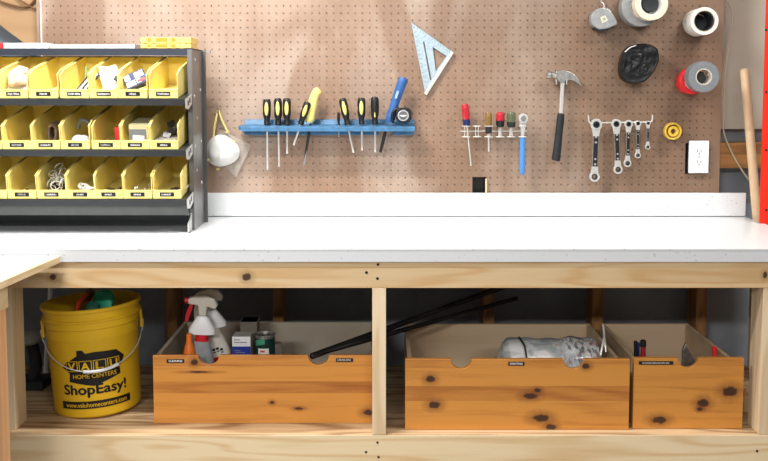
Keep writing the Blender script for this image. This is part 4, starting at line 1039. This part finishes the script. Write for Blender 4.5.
def wrap(bm, push=.0006):
    for v in bm.verts:
        x, z, dpt = v.co.x, v.co.y, v.co.z
        rr = rad_at(z)+push+dpt; a = th0+x/rad_at(z)
        v.co = Vector((rr*math.cos(a), rr*math.sin(a), z))
def zof(py):       # height on the bucket front for a picture row
    Df = Dc-.142; return P(95, py+4, Df).z-ZD
def flat(poly, cuts=14):
    b = nb(); 
    b.faces.new([b.verts.new((x, y, 0)) for x, y in poly])
    xs_ = [p[0] for p in poly]
    for k in range(1, cuts):
        x = min(xs_)+(max(xs_)-min(xs_))*k/cuts
        bmesh.ops.bisect_plane(b, geom=b.verts[:]+b.edges[:]+b.faces[:], plane_co=(x, 0, 0), plane_no=(1, 0, 0))
    return b
ex = lambda px: ((px-94.8)*1.09-1.6)*(Dc-.14)/F
b = flat([(ex(63.5), zof(364.5)), (ex(72), zof(371.5)), (ex(71), zof(379.5)), (ex(94), zof(384.5)), (ex(120), zof(376.5)), (ex(119.5), zof(369)), (ex(125.5), zof(359.5)), (ex(117), zof(351.5)), (ex(96), zof(350.5)), (ex(88), zof(351.5)), (ex(85.5), zof(348)), (ex(80), zof(348.2)), (ex(80), zof(353.5))][::-1])
# lower body widened like a house outline
wrap(b, .0007); bmesh.ops.solidify(b, geom=b.faces[:], thickness=.0003); emb = obj('house_emblem', b, M['black'], bd)
def wtext(nm, body, px, py, w, h, m, par, push=.0012, bold=.0):
    b = text_bm(body, 1.0, None, 0, 0)
    xs_ = [v.co.x for v in b.verts]; ys_ = [v.co.y for v in b.verts]
    sx, sy = w*(Dc-.14)/F/(max(xs_)-min(xs_)), h*(Dc-.14)/F/(max(ys_)-min(ys_)); mx, my = (max(xs_)+min(xs_))/2, (max(ys_)+min(ys_))/2
    # embolden by stacking shifted copies
    src = [(v.co.x, v.co.y) for v in b.verts]; 
    parts = nb(); faces = [[v.index for v in f.verts] for f in b.faces]
    for ox, oy in ([(0, 0)] if not bold else [(0, 0), (bold, 0), (-bold, 0), (0, bold*.7), (0, -bold*.7)]):
        vs = [parts.verts.new(((x-mx)*sx+ex(px)+ox, (y-my)*sy+zof(py)+oy, 0)) for x, y in src]
        for f in faces:
            try: parts.faces.new([vs[i] for i in f])
            except ValueError: pass
    b.free()
    wrap(parts, push); bmesh.ops.recalc_face_normals(parts, faces=parts.faces)
    return obj(nm, parts, m, par)
yl = mat('print_yellow', (236, 190, 18), .5)
for i, ch in enumerate('VALU'):
    cx = 74.5+i*13.0; 
    b = flat([(ex(cx-5.9), zof(369.2)), (ex(cx+5.9), zof(369.2)), (ex(cx+5.9), zof(358.6)), (ex(cx-5.9), zof(358.6))], 4); wrap(b, .0012); o1 = obj('letter_box', b, yl, emb)
    b = flat([(ex(cx-5.2), zof(368.6)), (ex(cx+5.2), zof(368.6)), (ex(cx+5.2), zof(359.2)), (ex(cx-5.2), zof(359.2))], 4); wrap(b, .0016); o2 = obj('letter_box', b, M['black'], emb)
    wtext('letter', ch, cx, 363.9, 7.6, 7.6, yl, emb, .0020, .0010)
wtext('lettering', 'HOME CENTERS', 95.5, 374.2, 44, 4.4, yl, emb, .0014, .0002)
wtext('lettering', 'ShopEasy!', 94.8, 389.2, 66, 13.5, M['black'], bd, .0008, .0017)
b = flat([(ex(60.5), zof(407)), (ex(129.5), zof(407)), (ex(129.5), zof(399.5)), (ex(60.5), zof(399.5))]); wrap(b, .0007); bmesh.ops.solidify(b, geom=b.faces[:], thickness=.0003); bn_ = obj('web_band', b, M['black'], bd)
wtext('lettering', 'www.valuhomecenters.com', 95, 403.2, 65, 4.6, yl, bn_, .0014, .0003)
# ears and bail handle
for s in (-1, 1):
    b = nb(); a = th0+s*(math.pi/2-.02); rr = r2*.955
    box(b, rr-.002, rr+.008, -.010, .010, HB*.70, HB*.868); xf(b, b.verts, Matrix.Rotation(a, 4, 'Z')); obj('ear', b, M['bucket'], t, bevel=.002)
pts = []
nU = 28; zE = HB*.77; sag = zE-zof(369.5)
fwd = Vector((math.cos(th0), math.sin(th0), 0)); side = Vector((-fwd.y, fwd.x, 0))
for i in range(nU+1):
    a = math.pi*i/nU; sx_ = -math.cos(a)*(r2*.955+.010); dn = math.sin(a)
    need = rad_at(zE-sag*dn)+.006
    f_ = math.sqrt(max(0, need*need-sx_*sx_)) if abs(sx_) < need else 0
    pts.append(side*sx_+fwd*max(f_, 0)*1.0+Vector((0, 0, zE-sag*dn**.9)))
b = nb(); tube(b, pts, .0019, 8); bh = obj('bail_wire', b, M['wire'], t, smooth=True)
mid = pts[nU//2-2:nU//2+5]; b = nb(); tube(b, [p+fwd*.002 for p in mid], .0052, 12); obj('grip', b, M['white_plastic'], bh, smooth=True)
# contents of the bucket
def inb(px, py, D): return P(px, py, D)
b = nb(); ellipsoid(b, inb(104.5, 302, Dc)+Vector((0, 0, -.016)), .034, .036, .048, 20, 14); crumple(b, .022, 28, 3)
tag(obj('work_glove', b, mat('green_rubber', (48, 170, 134), .5, var=.12), world=True, smooth=True), 'crumpled green glove sticking out of the yellow bucket', 'glove')
b = nb(); ellipsoid(b, inb(92, 306, Dc-.04)+Vector((0, 0, -.02)), .022, .025, .035, 16, 12); crumple(b, .014, 35, 7)
tag(obj('work_glove', b, mat('green_cloth', (44, 110, 90), .7), world=True, smooth=True), 'darker green cloth glove beside the bright green one in the bucket', 'glove')
b = nb(); tube(b, smoothpath([inb(74, 318, Dc-.05), inb(77, 308, Dc-.05), inb(80, 302, Dc-.03), inb(87, 294, Dc)]), .0, 10, radii=None) if False else tube(b, smoothpath([inb(74, 318, Dc-.05), inb(77, 308, Dc-.05), inb(80, 301, Dc-.03), inb(87, 294.5, Dc)]), .007, 10)
tag(obj('orange_tool', b, mat('orange_red', (232, 70, 36), .4), world=True, smooth=True), 'orange-red tool handle poking up inside the yellow bucket', 'tool')
b = nb(); tube(b, smoothpath([inb(85, 310, Dc+.02), inb(87, 298, Dc+.02), inb(92, 290.5, Dc+.02)]), .013, 10)
tag(obj('brown_glove', b, mat('tan_leather', (120, 80, 40), .7), world=True, smooth=True), 'brown leather piece standing at the back of the yellow bucket', 'glove')
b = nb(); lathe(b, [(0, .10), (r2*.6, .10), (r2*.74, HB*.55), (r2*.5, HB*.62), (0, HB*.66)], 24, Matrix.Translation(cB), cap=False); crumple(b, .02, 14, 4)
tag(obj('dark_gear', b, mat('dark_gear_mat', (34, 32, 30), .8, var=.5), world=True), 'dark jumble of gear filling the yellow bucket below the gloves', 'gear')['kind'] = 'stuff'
# things behind the bucket
b = nb(); tube(b, [P(50.5, 282, 3.32), P(50, 300, 3.32), P(47.5, 340, 3.28), P(45.5, 379, 3.22)], .0085, 10); box(b, *(lambda p: (p.x-.016, p.x+.016, p.y-.005, p.y+.005, p.z-.02, p.z))(P(44, 379, 3.22)))
tag(obj('white_conduit', b, M['white_plastic'], world=True), 'white plastic strip standing behind the yellow bucket', 'pipe')
t = thing('work_lamp', 'grey round-headed object on the shelf behind the left post and bucket', 'lamp', P(33, 385, 3.25))
b = nb(); lathe(b, [(.0, -.012), (.035, -.010), (.045, 0), (.047, .006), (.03, .02), (0, .024)], 24, Matrix.Translation(P(32, 338, 3.15)) @ Matrix.Rotation(R(-12), 4, 'Y') @ Matrix.Rotation(R(14), 4, 'X')); obj('head', b, mat('dusty_grey', (150, 148, 140), .6), t, world=True, smooth=True)
b = nb(); tube(b, smoothpath([P(31, 341, 3.16), P(34, 352, 3.17), P(36, 365, 3.17), P(33, 380, 3.17)]), .02, 12); box(b, *(lambda p: (p.x-.05, p.x+.05, Y(3.12), Y(3.22), ZD+.0005, ZD+.03))(P(33, 385, 3.17))); obj('stand', b, M['black_rubber'], t, world=True, smooth=True)
b = nb(); z0_ = ZD+.03; c_ = P(33, 380, 3.17); tube(b, [c_, (c_.x, c_.y, ZD+.02)], .018, 10); obj('stem', b, M['black_rubber'], t, world=True)
# ------------------------------------------------------------------ pine boxes
def pine(name, seed, knots, H): return wood(name, (206, 140, 60), (150, 82, 28), 'X', 11, 6, 1.05, rough=.35, knots=[(a, c_, ra*1.45, rb*1.45) for a, c_, ra, rb in knots], wk=.3, strips=(H, .85, {1: [(0, .32), (.14, .22), (.445, .95), (.62, .15), (.84, .6)], 2: [(0, .28), (.2, .2), (.41, .9), (.62, .15), (.87, .5)], 5: [(0, .2), (.22, .28), (.5, .6), (.6, .2), (.88, .4)]}[seed]), seed=seed, coat=.3)
def crate(label, lx, rx_, tyb, byb, notches, plates, kpx, seed, inner, drop=.0):
    tyb += 1.3; byb += .9; rx_ -= 1.3
    D = DZ(byb, ZD); xl_, xr2 = XX(lx, byb, D), XX(rx_, byb, D); zt_ = ZZ(tyb, D); H = zt_-ZD; DBk = 3.235
    org = Vector(((xl_+xr2)/2, Y(D), ZD+.0006))
    t = thing('storage_crate', label, 'crate', org)
    kk = [(P(a, c_, D).x-org.x, P(a, c_, D).z-org.z, ra*D/F, rb*D/F) for a, c_, ra, rb in kpx]
    m = pine('stained_pine_%d' % seed, seed, kk, H)
    # front panel with half-round notches in its top edge
    pts = [(xl_-org.x, 0, 0), (xr2-org.x, 0, 0), (xr2-org.x, 0, H)]
    for npx in sorted(notches, reverse=True):
        cx = XX(npx, tyb, D)-org.x; rr = 10.4*D/F
        pts.append((cx+rr+.002, 0, H))
        for k in range(0, 17):
            a = math.pi*k/16; pts.append((cx+rr*math.cos(a), 0, H-.0015-rr*.92*math.sin(a)))
        pts.append((cx-rr-.002, 0, H))
    pts.append((xl_-org.x, 0, H))
    b = nb(); prism(b, pts, (0, .016, 0)); obj('front_panel', b, m, t, bevel=.001)
    x0_, x1_ = xl_-org.x+.006+drop*.2, xr2-org.x-.006-drop; yb_ = Y(DBk)-org.y
    for s in (0, 1):
        a, c_ = (x0_, x0_+.012) if s == 0 else (x1_-.012, x1_)
        b = nb(); box(b, a, c_, .0163, yb_-.0123, .001, H-.002-drop); obj('side_panel', b, inner, t)
    b = nb(); box(b, x0_, x1_, yb_-.012, yb_, .001, H-.001-drop); obj('back_panel', b, inner, t)
    b = nb(); box(b, x0_+.0122, x1_-.0122, .0163, yb_-.0123, .001, .008); obj('bottom_panel', b, inner, t)
    for (px, py, w, h, txt) in plates:
        p = P(px, py, D)-org; w_, h_ = w*D/F, h*D/F
        b = nb(); box(b, p.x-w_/2, p.x+w_/2, -.0012, -.0001, p.z-h_/2, p.z+h_/2); lp = obj('label_plate', b, M['black'], t)
        if txt:
            b = text_bm(txt, h_*.72, w_*.78, .0001, .0002)
            for v in b.verts: v.co = Vector((v.co.x+p.x, -.0014-v.co.z, v.co.y+p.z))
        else:
            b = nb(); n_ = int(w/1.6); rr_ = random.Random(int(px))
            for q in range(n_):
                xq = p.x-w_*.4+w_*.8*q/n_
                box(b, xq, xq+w_*.8/n_*.35, -.0016, -.0013, p.z-h_*.2, p.z+h_*rr_.choice((.2, .27)))
                box(b, xq, xq+w_*.8/n_*.75, -.0016, -.0013, p.z+h_*.12*rr_.choice((-1, 0, 1)), p.z+h_*.12*rr_.choice((-1, 0, 1))+h_*.08)
        obj('lettering', b, M['white_ink'], lp)
    return t, D, org, H
c1, D1, o1, H1 = crate('long orange-stained pine crate with spray bottles, between the yellow bucket and centre post', 154, 377.5, 354.5, 422.5, (208.5, 318.5), ((175.5, 361, 18, 3.8, 'CLEANING'), (344.5, 360, 17.5, 3.6, '')), [(194.3, 362.2, 2.6, 2.3), (199, 372, 9, .7), (299, 408.5, 3.2, 1.0), (368.5, 412.5, 4, 2.2), (272, 402.5, 1.6, 1.2)], 1, mat('grey_washed_ply', (176, 164, 146), .8, var=.06, vs=8))
c2, D2, o2, H2 = crate('long orange-stained pine crate with a clear plastic bag, right of the centre post', 405, 630, 358, 429, (461.2, 573.6), ((516.3, 363.7, 16.5, 3.8, 'PAINTING'),), [(430.5, 379.3, 3.4, 2.6), (434.5, 404.8, 4.2, 2.8), (530, 396, 5, 2.4), (537.5, 390.3, 2.6, 1.6), (541, 418, 6, 3.0), (551, 427, 3.6, 2.2), (586, 366, 2.6, 2.2)], 2, M['ply_tan'], .012)
c3, D3, o3_, H3 = crate('short orange-stained pine crate with tool handles, at the right end of the shelf', 632.5, 743.5, 357, 428, (688.5,), ((656, 362.9, 35, 3.6, ''),), [(659, 420, 5.5, 2.8), (730, 391.5, 5.5, 3.8), (703, 403, 4, 3.4), (700, 409, 2.2, 1.4)], 5, M['ply_tan'], .012)
# ---- contents of the cleaning crate
def at_floor(px, py, D): p = P(px, py, D); return Vector((p.x, p.y, ZD+.0092))
def spray(label, base, lean, bodyc, lowc, capc, headc, trigc, H_, flip=1, sc=1.0, yaw=0):
    t = thing('spray_bottle', label, 'spray bottle', base, (0, R(lean), R(yaw)))
    w, d = .044*sc, .026*sc
    def ov(z, rx2, ry2, n_=20): return [(rx2*math.copysign(abs(math.cos(a))**.75, math.cos(a)), ry2*math.copysign(abs(math.sin(a))**.75, math.sin(a)), z) for a in [2*math.pi*k/n_ for k in range(n_)]]
    def loft(rings, m, nm, par=t):
        b = nb(); rs = [[b.verts.new(p) for p in q] for q in rings]
        for A, B in zip(rs, rs[1:]):
            for i in range(len(A)): j = (i+1) % len(A); b.faces.new((A[i], A[j], B[j], B[i]))
        b.faces.new(rs[0][::-1]); b.faces.new(rs[-1]); return obj(nm, b, m, par, smooth=True)
    hs = H_*.52
    bo = loft([ov(0, w*.9, d*.9), ov(.004, w, d), ov(hs*.45, w, d), ov(hs*.75, w*.92, d*.95), ov(hs, w*.55, d*.8)], bodyc, 'bottle')
    if lowc: loft([ov(.001, w*.93, d*.95), ov(.005, w*1.01, d*1.02), ov(hs*.45, w*1.01, d*1.02), ov(hs*.70, w*.97, d*1.0)], lowc, 'lower_band', bo)
    loft([ov(hs, w*.5, d*.75), ov(hs*1.10, w*.42, d*.7)], trigc, 'neck_ring')
    loft([ov(hs*1.10, w*.95, d*.8), ov(hs*1.16, w*.95, d*.8), ov(hs*1.34, w*.42, d*.6), ov(hs*1.36, w*.3, d*.5)], capc, 'collar')
    b = nb(); f = flip; z0 = hs*1.36
    pr_ = [(-.012, z0), (.012, z0), (.014, z0+.03), (.040, z0+.022), (.046, z0+.035), (.036, z0+.056), (.010, z0+.066), (-.025, z0+.062), (-.046, z0+.052), (-.046, z0+.036), (-.014, z0+.032)]
    prism(b, [(f*x*sc, -.013, z) for x, z in pr_], (0, .026, 0)); hd_ = obj('spray_head', b, headc, t, bevel=.005)
    b = nb(); lathe(b, [(.009*sc, 0), (.010*sc, .012), (.006*sc, .014)], 14, Matrix.Translation((-f*.044*sc, 0, z0+.045)) @ Matrix.Rotation(R(-90*f), 4, 'Y')); obj('nozzle', b, trigc, hd_, smooth=True)
    b = nb(); prism(b, [(f*x*sc, -.007, z) for x, z in ((-.040, z0+.036), (-.030, z0+.036), (-.036, z0+.010), (-.046, z0-.022), (-.055, z0-.020), (-.052, z0+.005))], (0, .014, 0)); obj('trigger', b, trigc, t, bevel=.002)
    return t
k1 = D1/F
clear = mat('cloudy_grey_bottle', (150, 156, 158), .25, var=.1, coat=.3)
redp = mat('red_plastic', (200, 24, 40), .35); offw = mat('off_white_plastic', (214, 208, 196), .4)
sp1 = spray('spray bottle with a red trigger and grey see-through body in the left crate', at_floor(199, 395, D1+.10), 3, clear, None, M['white_plastic'], offw, redp, .425, 1, 1.0, 0)
sp2 = spray('spray bottle with a cream head and red lower half standing behind the red-triggered one', at_floor(227, 395, D1+.17), -9, offw, redp, M['white_plastic'], offw, offw, .435, 1, 1.0, 10)
b = nb(); lathe(b, [(.026*.5, .0), (.006, .035)], 6) ; b.free()
b = nb()
for (dx, z) in ((-.012, .185), (0, .187), (.012, .182)): box(b, dx-.004, dx+.005, -.0262, -.0255, z-.005, z+.002); box(b, dx-.002, dx+.006, -.0262, -.0255, z-.012, z-.009)
obj('label_marks', b, M['black'], sp2)
b = nb(); q = at_floor(190, 395, D1+.07); lathe(b, [(.020, 0), (.021, .05), (.020, .18), (.014, .21), (.009, .225), (.008, .25), (0, .25)], 20, Matrix.Translation(q))
tag(obj('orange_bottle', b, mat('orange_plastic', (242, 122, 36), .4), world=True, smooth=True), 'narrow orange bottle left of the spray bottles in the left crate', 'bottle')
# blue and white carton
p0, p1 = P(232, 336.5, D1+.10), P(250.5, 336.5, D1+.10)
t = thing('cleaner_carton', 'white-and-blue carton standing in the left crate beside the round can', 'box', ((p0.x+p1.x)/2, p0.y, ZD+.0092))
zm = P(240, 346.5, D1+.10).z
b = nb(); box(b, p0.x, p1.x, p0.y, p0.y+.06, ZD+.0092, p0.z); ca = obj('carton', b, mat('grey_card', (166, 162, 156), .6), t, world=True, bevel=.001)
b = nb(); box(b, p0.x+.0005, p1.x-.0005, p0.y-.0008, p0.y-.0001, zm+.0003, p0.z-.0005); obj('white_panel', b, M['white_plastic'], ca, world=True)
b = nb(); box(b, p0.x+.0005, p1.x-.0005, p0.y-.0008, p0.y-.0001, ZD+.01, zm); obj('blue_panel', b, mat('blue_print', (28, 50, 150), .5), ca, world=True)
b = nb(); 
for (a, zz, w) in ((.006, .020, .018), (.006, .012, .040), (.006, -.014, .020), (.010, -.020, .030)): box(b, p0.x+a, p0.x+a+w, p0.y-.0014, p0.y-.0009, zm+zz, zm+zz+.0025)
obj('print_lines', b, mat('print_grey', (120, 124, 140), .6), ca, world=True)
p0, p1 = P(240, 322, D1+.21), P(257, 322, D1+.21)
b = nb(); box(b, p0.x, p1.x, p0.y, p0.y+.07, ZD+.0092, p0.z); box(b, p0.x-.001, p1.x+.001, p0.y-.001, p0.y+.071, p0.z-.004, p0.z)
tag(obj('grey_carton', b, mat('taupe_card', (120, 112, 100), .7), world=True, bevel=.002), 'plain grey carton standing behind the white-and-blue one', 'box')
# can
q = at_floor(265.5, 395, D1+.12); rc_ = 10.2*(D1+.12)/F; hc = P(265, 333.5, D1+.12).z-q.z
t = thing('metal_can', 'short round can with a dark green label and silver lid in the left crate', 'can', q)
b = nb(); lathe(b, [(rc_, 0), (rc_, hc-.006), (rc_*1.03, hc-.005), (rc_*1.03, hc), (rc_*.96, hc), (rc_*.94, hc-.004), (0, hc-.004)], 32, Matrix.Translation((0,0,0))); cn = obj('can_body', b, M['steel_worn'], t, smooth=True)
b = nb(); lathe(b, [(rc_*1.004, .004), (rc_*1.004, hc-.010)], 32, cap=False); lb_ = obj('label_wrap', b, mat('dark_green_label', (18, 50, 44), .5), cn, smooth=True)
def canpatch(nm, a0, a1, z0, z1, m, sl=0):
    b = nb(); n_ = 8; lo = []; hi = []
    for i in range(n_+1):
        a = R(-90)+a0+(a1-a0)*i/n_; z_ = sl*i/n_
        lo.append(b.verts.new((rc_*1.012*math.cos(a), rc_*1.012*math.sin(a), z0+z_))); hi.append(b.verts.new((rc_*1.012*math.cos(a), rc_*1.012*math.sin(a), z1+z_)))
    for i in range(n_): b.faces.new((lo[i], lo[i+1], hi[i+1], hi[i]))
    obj(nm, b, m, lb_)
canpatch('green_patch', -1.0, .1, hc-.034, hc-.016, mat('teal_print', (70, 150, 120), .5), .008); canpatch('cream_patch', -.6, .5, hc-.062, hc-.040, M['tape_white']); canpatch('red_patch', -.35, .1, hc-.052, hc-.046, M['red_tape'])
q = at_floor(275.5, 395, D1+.20); b = nb(); lathe(b, [(.024, 0), (.026, .004), (.026, .17), (.020, .185), (.0, .19)], 24, Matrix.Translation(q)); tag(obj('grey_bottle', b, mat('taupe_plastic', (140, 134, 124), .5), world=True, smooth=True), 'grey round bottle standing behind the silver-lidded can', 'bottle')
# black rods
for i, (a, c_, r_) in enumerate((((311, 356.5, D1+.008), (524, 279, 3.36), .0098), ((322, 352.5, D1+.03), (517, 298.3, 3.30), .0078))):
    b = nb(); pa, pb = P(*a), P(*c_); dd = (pb-pa).normalized()
    tube(b, [pa, pa+dd*.002, pb-dd*.002, pb], 0, 14, radii=[r_*.8, r_, r_, r_*.8])
    tag(obj('black_rod', b, mat('black_rod_mat_%d' % i, (14, 14, 15), .5), world=True, smooth=True), ('thick black rod slanting up from the notch of the left crate behind the centre post' if i == 0 else 'thinner black rod with its rounded end showing above the middle crate'), 'rod')
b = nb(); c_ = at_floor(0, 0, 1); pxprism(b, [(388, 318), (404, 318), (404, 424), (388, 424)], 3.30, 3.31)
b.free()
# ---- contents of the painting crate: clear bag
b = nb(); pa, pb = P(496, 352, D2+.13), P(604, 352, D2+.13); L_ = pb.x-pa.x; n_ = 26; sg = 20; rings = []
for i in range(n_+1):
    u = i/n_; x = pa.x+L_*u; env = min(1, (u/.10)**.6 if u < .10 else 1, ((1-u)/.07)**.6 if u > .93 else 1)
    env = max(env, .12); ztop = P(540, 341.5, D2+.13).z; zc = (ZD+.07+ztop)/2
    ring = []
    for k in range(sg):
        a = 2*math.pi*k/sg; sa, ca_ = math.sin(a), math.cos(a)
        y = Y(D2+.15)+.085*env*math.copysign(abs(ca_)**.7, ca_); z = zc+(ztop-zc)*env*math.copysign(abs(sa)**.6, sa)
        nn = noise.noise(Vector((x*22, y*22, z*22)))*.010; ring.append(b.verts.new((x, y+nn, z+nn*.9)))
    rings.append(ring)
for A, B in zip(rings, rings[1:]):
    for i in range(sg): j = (i+1) % sg; b.faces.new((A[i], A[j], B[j], B[i]))
b.faces.new(rings[0][::-1]); b.faces.new(rings[-1])
bm_, bt, bb_ = basemat('printed_plastic_film')
nz = bt.noise(bt.mapped((1, 1, 1)), 16, 4, .6, .8); nz2 = bt.noise(bt.mapped((2.2, 1, .5)), 60, 2)
c_ = bt.mix(bt.ramp(nz, [(.42, 0.0), (.62, 1.0)]), s2l((172, 180, 182)), s2l((236, 238, 238)))
sx = bt.new('ShaderNodeSeparateXYZ'); bt.l.new(bt.tc.outputs['Object'], sx.inputs[0])
rgt = bt.ramp(bt.math('ADD', bt.math('MULTIPLY', sx.outputs[0], 3.0), .5), [(.55, 0.0), (.66, 1.0)])
c_ = bt.mix(bt.math('MULTIPLY', rgt, bt.ramp(nz2, [(.54, 0.0), (.58, .8)])), c_, s2l((90, 84, 86)))
wv = bt.noise(bt.mapped((1, 1, 1), (5, 2, 1)), 24, 2)
mr = bt.ramp(bt.math('ADD', bt.math('MULTIPLY', sx.outputs[0], 2.0), bt.math('MULTIPLY', wv, 1.0)), [(.66, 0.0), (.70, .55), (.76, 0.0)])
c_ = bt.mix(mr, c_, s2l((186, 112, 90)))
bt.l.new(c_, bb_.inputs['Base Color']); bb_.inputs['Roughness'].default_value = .2; bb_.inputs['Coat Weight'].default_value = .4
t = thing('plastic_bag', 'silvery clear plastic bag with printed right end in the middle crate', 'bag', ((pa.x+pb.x)/2, Y(D2+.15), ZD+.07))
obj('film', b, bm_, t, world=True, smooth=True)
b = nb(); xs0 = XX(525, 350, D2+.07)
pts = [];
for k in range(9): 
    a = R(20+k*17); pts.append((xs0-.004+.010*k/8*-0+ .008*(k/8), Y(D2+.15)-.091*abs(math.cos(a))*(1 if k < 5 else -1), zc+(ztop-zc)*1.10*math.sin(a)))
tube(b, smoothpath([(xs0+.007, Y(D2+.150)-.088, zc+.005), (xs0+.004, Y(D2+.150)-.084, zc+(ztop-zc)*.62), (xs0, Y(D2+.15)-.07, zc+(ztop-zc)*.98), (xs0-.003, Y(D2+.15)-.03, ztop+.004), (xs0-.004, Y(D2+.15)+.02, ztop+.003)]), .0028, 8); obj('black_band', b, M['black'], t, world=True, smooth=True)
# support under the bag so that it rests
b = nb(); box(b, pa.x+.03, pb.x-.04, Y(D2+.07), Y(D2+.22), ZD+.0092, ZD+.068); tag(obj('folded_dropcloth', b, mat('canvas_cloth', (170, 160, 140), .9), world=True, bevel=.012), 'folded canvas drop cloth under the clear bag in the middle crate', 'cloth')
# silver bracket between the crates
b = nb(); tube(b, smoothpath([P(600.5, 356, D2+.09), P(602.5, 345, D2+.10), P(604, 335, D2+.12), P(603, 325, D2+.14)]), .0032, 8); tube(b, smoothpath([P(606, 352, D2+.09), P(605, 343, D2+.10), P(604, 335, D2+.12)]), .003, 8); tube(b, [P(600.5, 356, D2+.09), (P(600.5, 356, D2+.09).x-.002, Y(D2+.09), ZD+.0092)], .0032, 8)
tag(obj('wire_fork', b, M['wire'], world=True, smooth=True), 'forked silver wire rising at the right end of the middle crate', 'wire')
# ---- contents of the small crate
def toolh(nm, label, cat, x0_, y0_, x1_, y1_, D, w, m, m2=None):
    a, c_ = P(x0_, y0_, D), P(x1_, y1_, D); base = a.lerp(c_, 0); d_ = (a-c_); kk = (ZD+.0095-a.z)/(d_.z) if abs(d_.z) > 1e-5 else 0
    foot = a+d_*kk if kk > 0 else a
    t = thing(nm, label, cat, foot)
    b = nb(); k_ = D/F; tube(b, [foot, a], w*k_*.6, 10); obj('shank', b, M['steel_dark'], t, world=True, smooth=True)
    up = (c_-a).normalized(); b = nb(); tube(b, [a-up*.03, a, a.lerp(c_, .5), c_-up*.004, c_], 0, 14, radii=[w*k_*.7, w*k_, w*k_*.85, w*k_, w*k_*.5]); obj('handle', b, m, t, world=True, smooth=True)
    if m2: b = nb(); tube(b, [a.lerp(c_, .62), c_-up*.002, c_+up*.001], 0, 14, radii=[w*k_*1.03, w*k_*1.05, w*k_*.5]); obj('handle_end', b, m2, t, world=True, smooth=True)
toolh('pliers', 'black-handled tool standing at the left wall of the small crate', 'pliers', 635.5, 357, 635.5, 340.5, D3+.07, 2.0, M['black'])
toolh('pliers', 'dark blue-handled tool between the black and red handles in the small crate', 'pliers', 638.3, 357, 638.6, 342, D3+.08, 1.5, M['dark_blue'])
toolh('file_tool', 'black-and-red handled tool in the left corner of the small crate', 'tool', 643, 357, 643.2, 340, D3+.07, 3.0, mat('dull_red', (150, 40, 44), .4), M['black'])
toolh('marker', 'bright red capped tool near the right wall of the small crate', 'tool', 714.5, 362, 714.2, 346.5, D3+.08, 2.7, M['red_tape'])
b = nb(); c_ = P(689, 352, D3+.10); 
prism(b, [P(x, y, D3+.10) for x, y in ((682, 368), (683, 350), (686, 343), (690, 352), (695, 360), (697, 370))], (0, .012, 0)); box(b, c_.x-.02, c_.x+.02, c_.y, c_.y+.012, ZD+.0092, P(689, 367, D3+.10).z)
tag(obj('putty_blade', b, M['steel_worn'], world=True, bevel=.002), 'grey curved blade seen through the notch of the small crate', 'blade')
# scrap right of the small crate
b = nb(); c_ = P(747, 420, DZ(426, ZD)+.12); box(b, c_.x-.014, c_.x+.02, c_.y, c_.y+.10, ZD+.0005, ZD+.05); tag(obj('wood_offcut', b, M['ash'], world=True, bevel=.002), 'small pale wood offcut between the small crate and right post', 'wood')
b = nb(); c_ = P(747.5, 405, DZ(426, ZD)+.16); ellipsoid(b, c_+Vector((.006, .04, 0)), .022, .03, .03); ellipsoid
crumple(b, .008, 40, 6)
b.free()
# ------------------------------------------------------------------ light and camera
def area(name, loc, sx_, sy_, power, rot=(0, 0, 0), col=(1, 1, 1)):
    l = bpy.data.lights.new(name, 'AREA'); l.shape = 'RECTANGLE'; l.size = sx_; l.size_y = sy_; l.energy = power; l.color = col
    o = bpy.data.objects.new(name, l); COL.objects.link(o); o.location = loc; o.rotation_euler = rot; return o
area('ceiling_tube_light', (-1.0, -1.5, 2.58), .6, .07, 52, (0, 0, 0), (1, .985, .96))
area('ceiling_tube_light', (-.6, -.88, 2.58), .6, .07, 46, (0, 0, 0), (1, .985, .96))
area('ceiling_tube_light', (1.5, -.95, 2.58), .6, .07, 30, (0, 0, 0), (1, .985, .96))
area('ceiling_tube_light', (0.3, -3.2, 2.58), 1.2, .2, 30, (0, 0, 0), (1, .985, .97))
area('ceiling_tube_light', (-1.3, -5.2, 2.5), 1.2, .2, 100, (R(35), 0, 0), (1, .985, .97))
area('ceiling_tube_light', (1.1, -5.2, 2.5), 1.2, .2, 40, (R(35), 0, 0), (1, .985, .97))
w = bpy.data.worlds.new('World'); scn.world = w; w.use_nodes = True
w.node_tree.nodes['Background'].inputs[0].default_value = (.92, .96, 1, 1); w.node_tree.nodes['Background'].inputs[1].default_value = .14
cam = bpy.data.cameras.new('Camera'); co = bpy.data.objects.new('Camera', cam); COL.objects.link(co)
co.location = (0, -CY, EYE); co.rotation_euler = (R(90)-TILT, 0, 0)
cam.sensor_width = 36; cam.sensor_fit = 'HORIZONTAL'; cam.lens = F/768*36; cam.shift_x = 0; cam.shift_y = (PY0-230.5)/768; cam.clip_start = .05
scn.camera = co
vs_ = scn.view_settings; vs_.view_transform = 'Standard'; vs_.look = 'None'; vs_.gamma = 1; vs_.use_curve_mapping = False; vs_.exposure = -0.22
for o in bpy.data.objects:
    if '_w' in o: del o['_w']
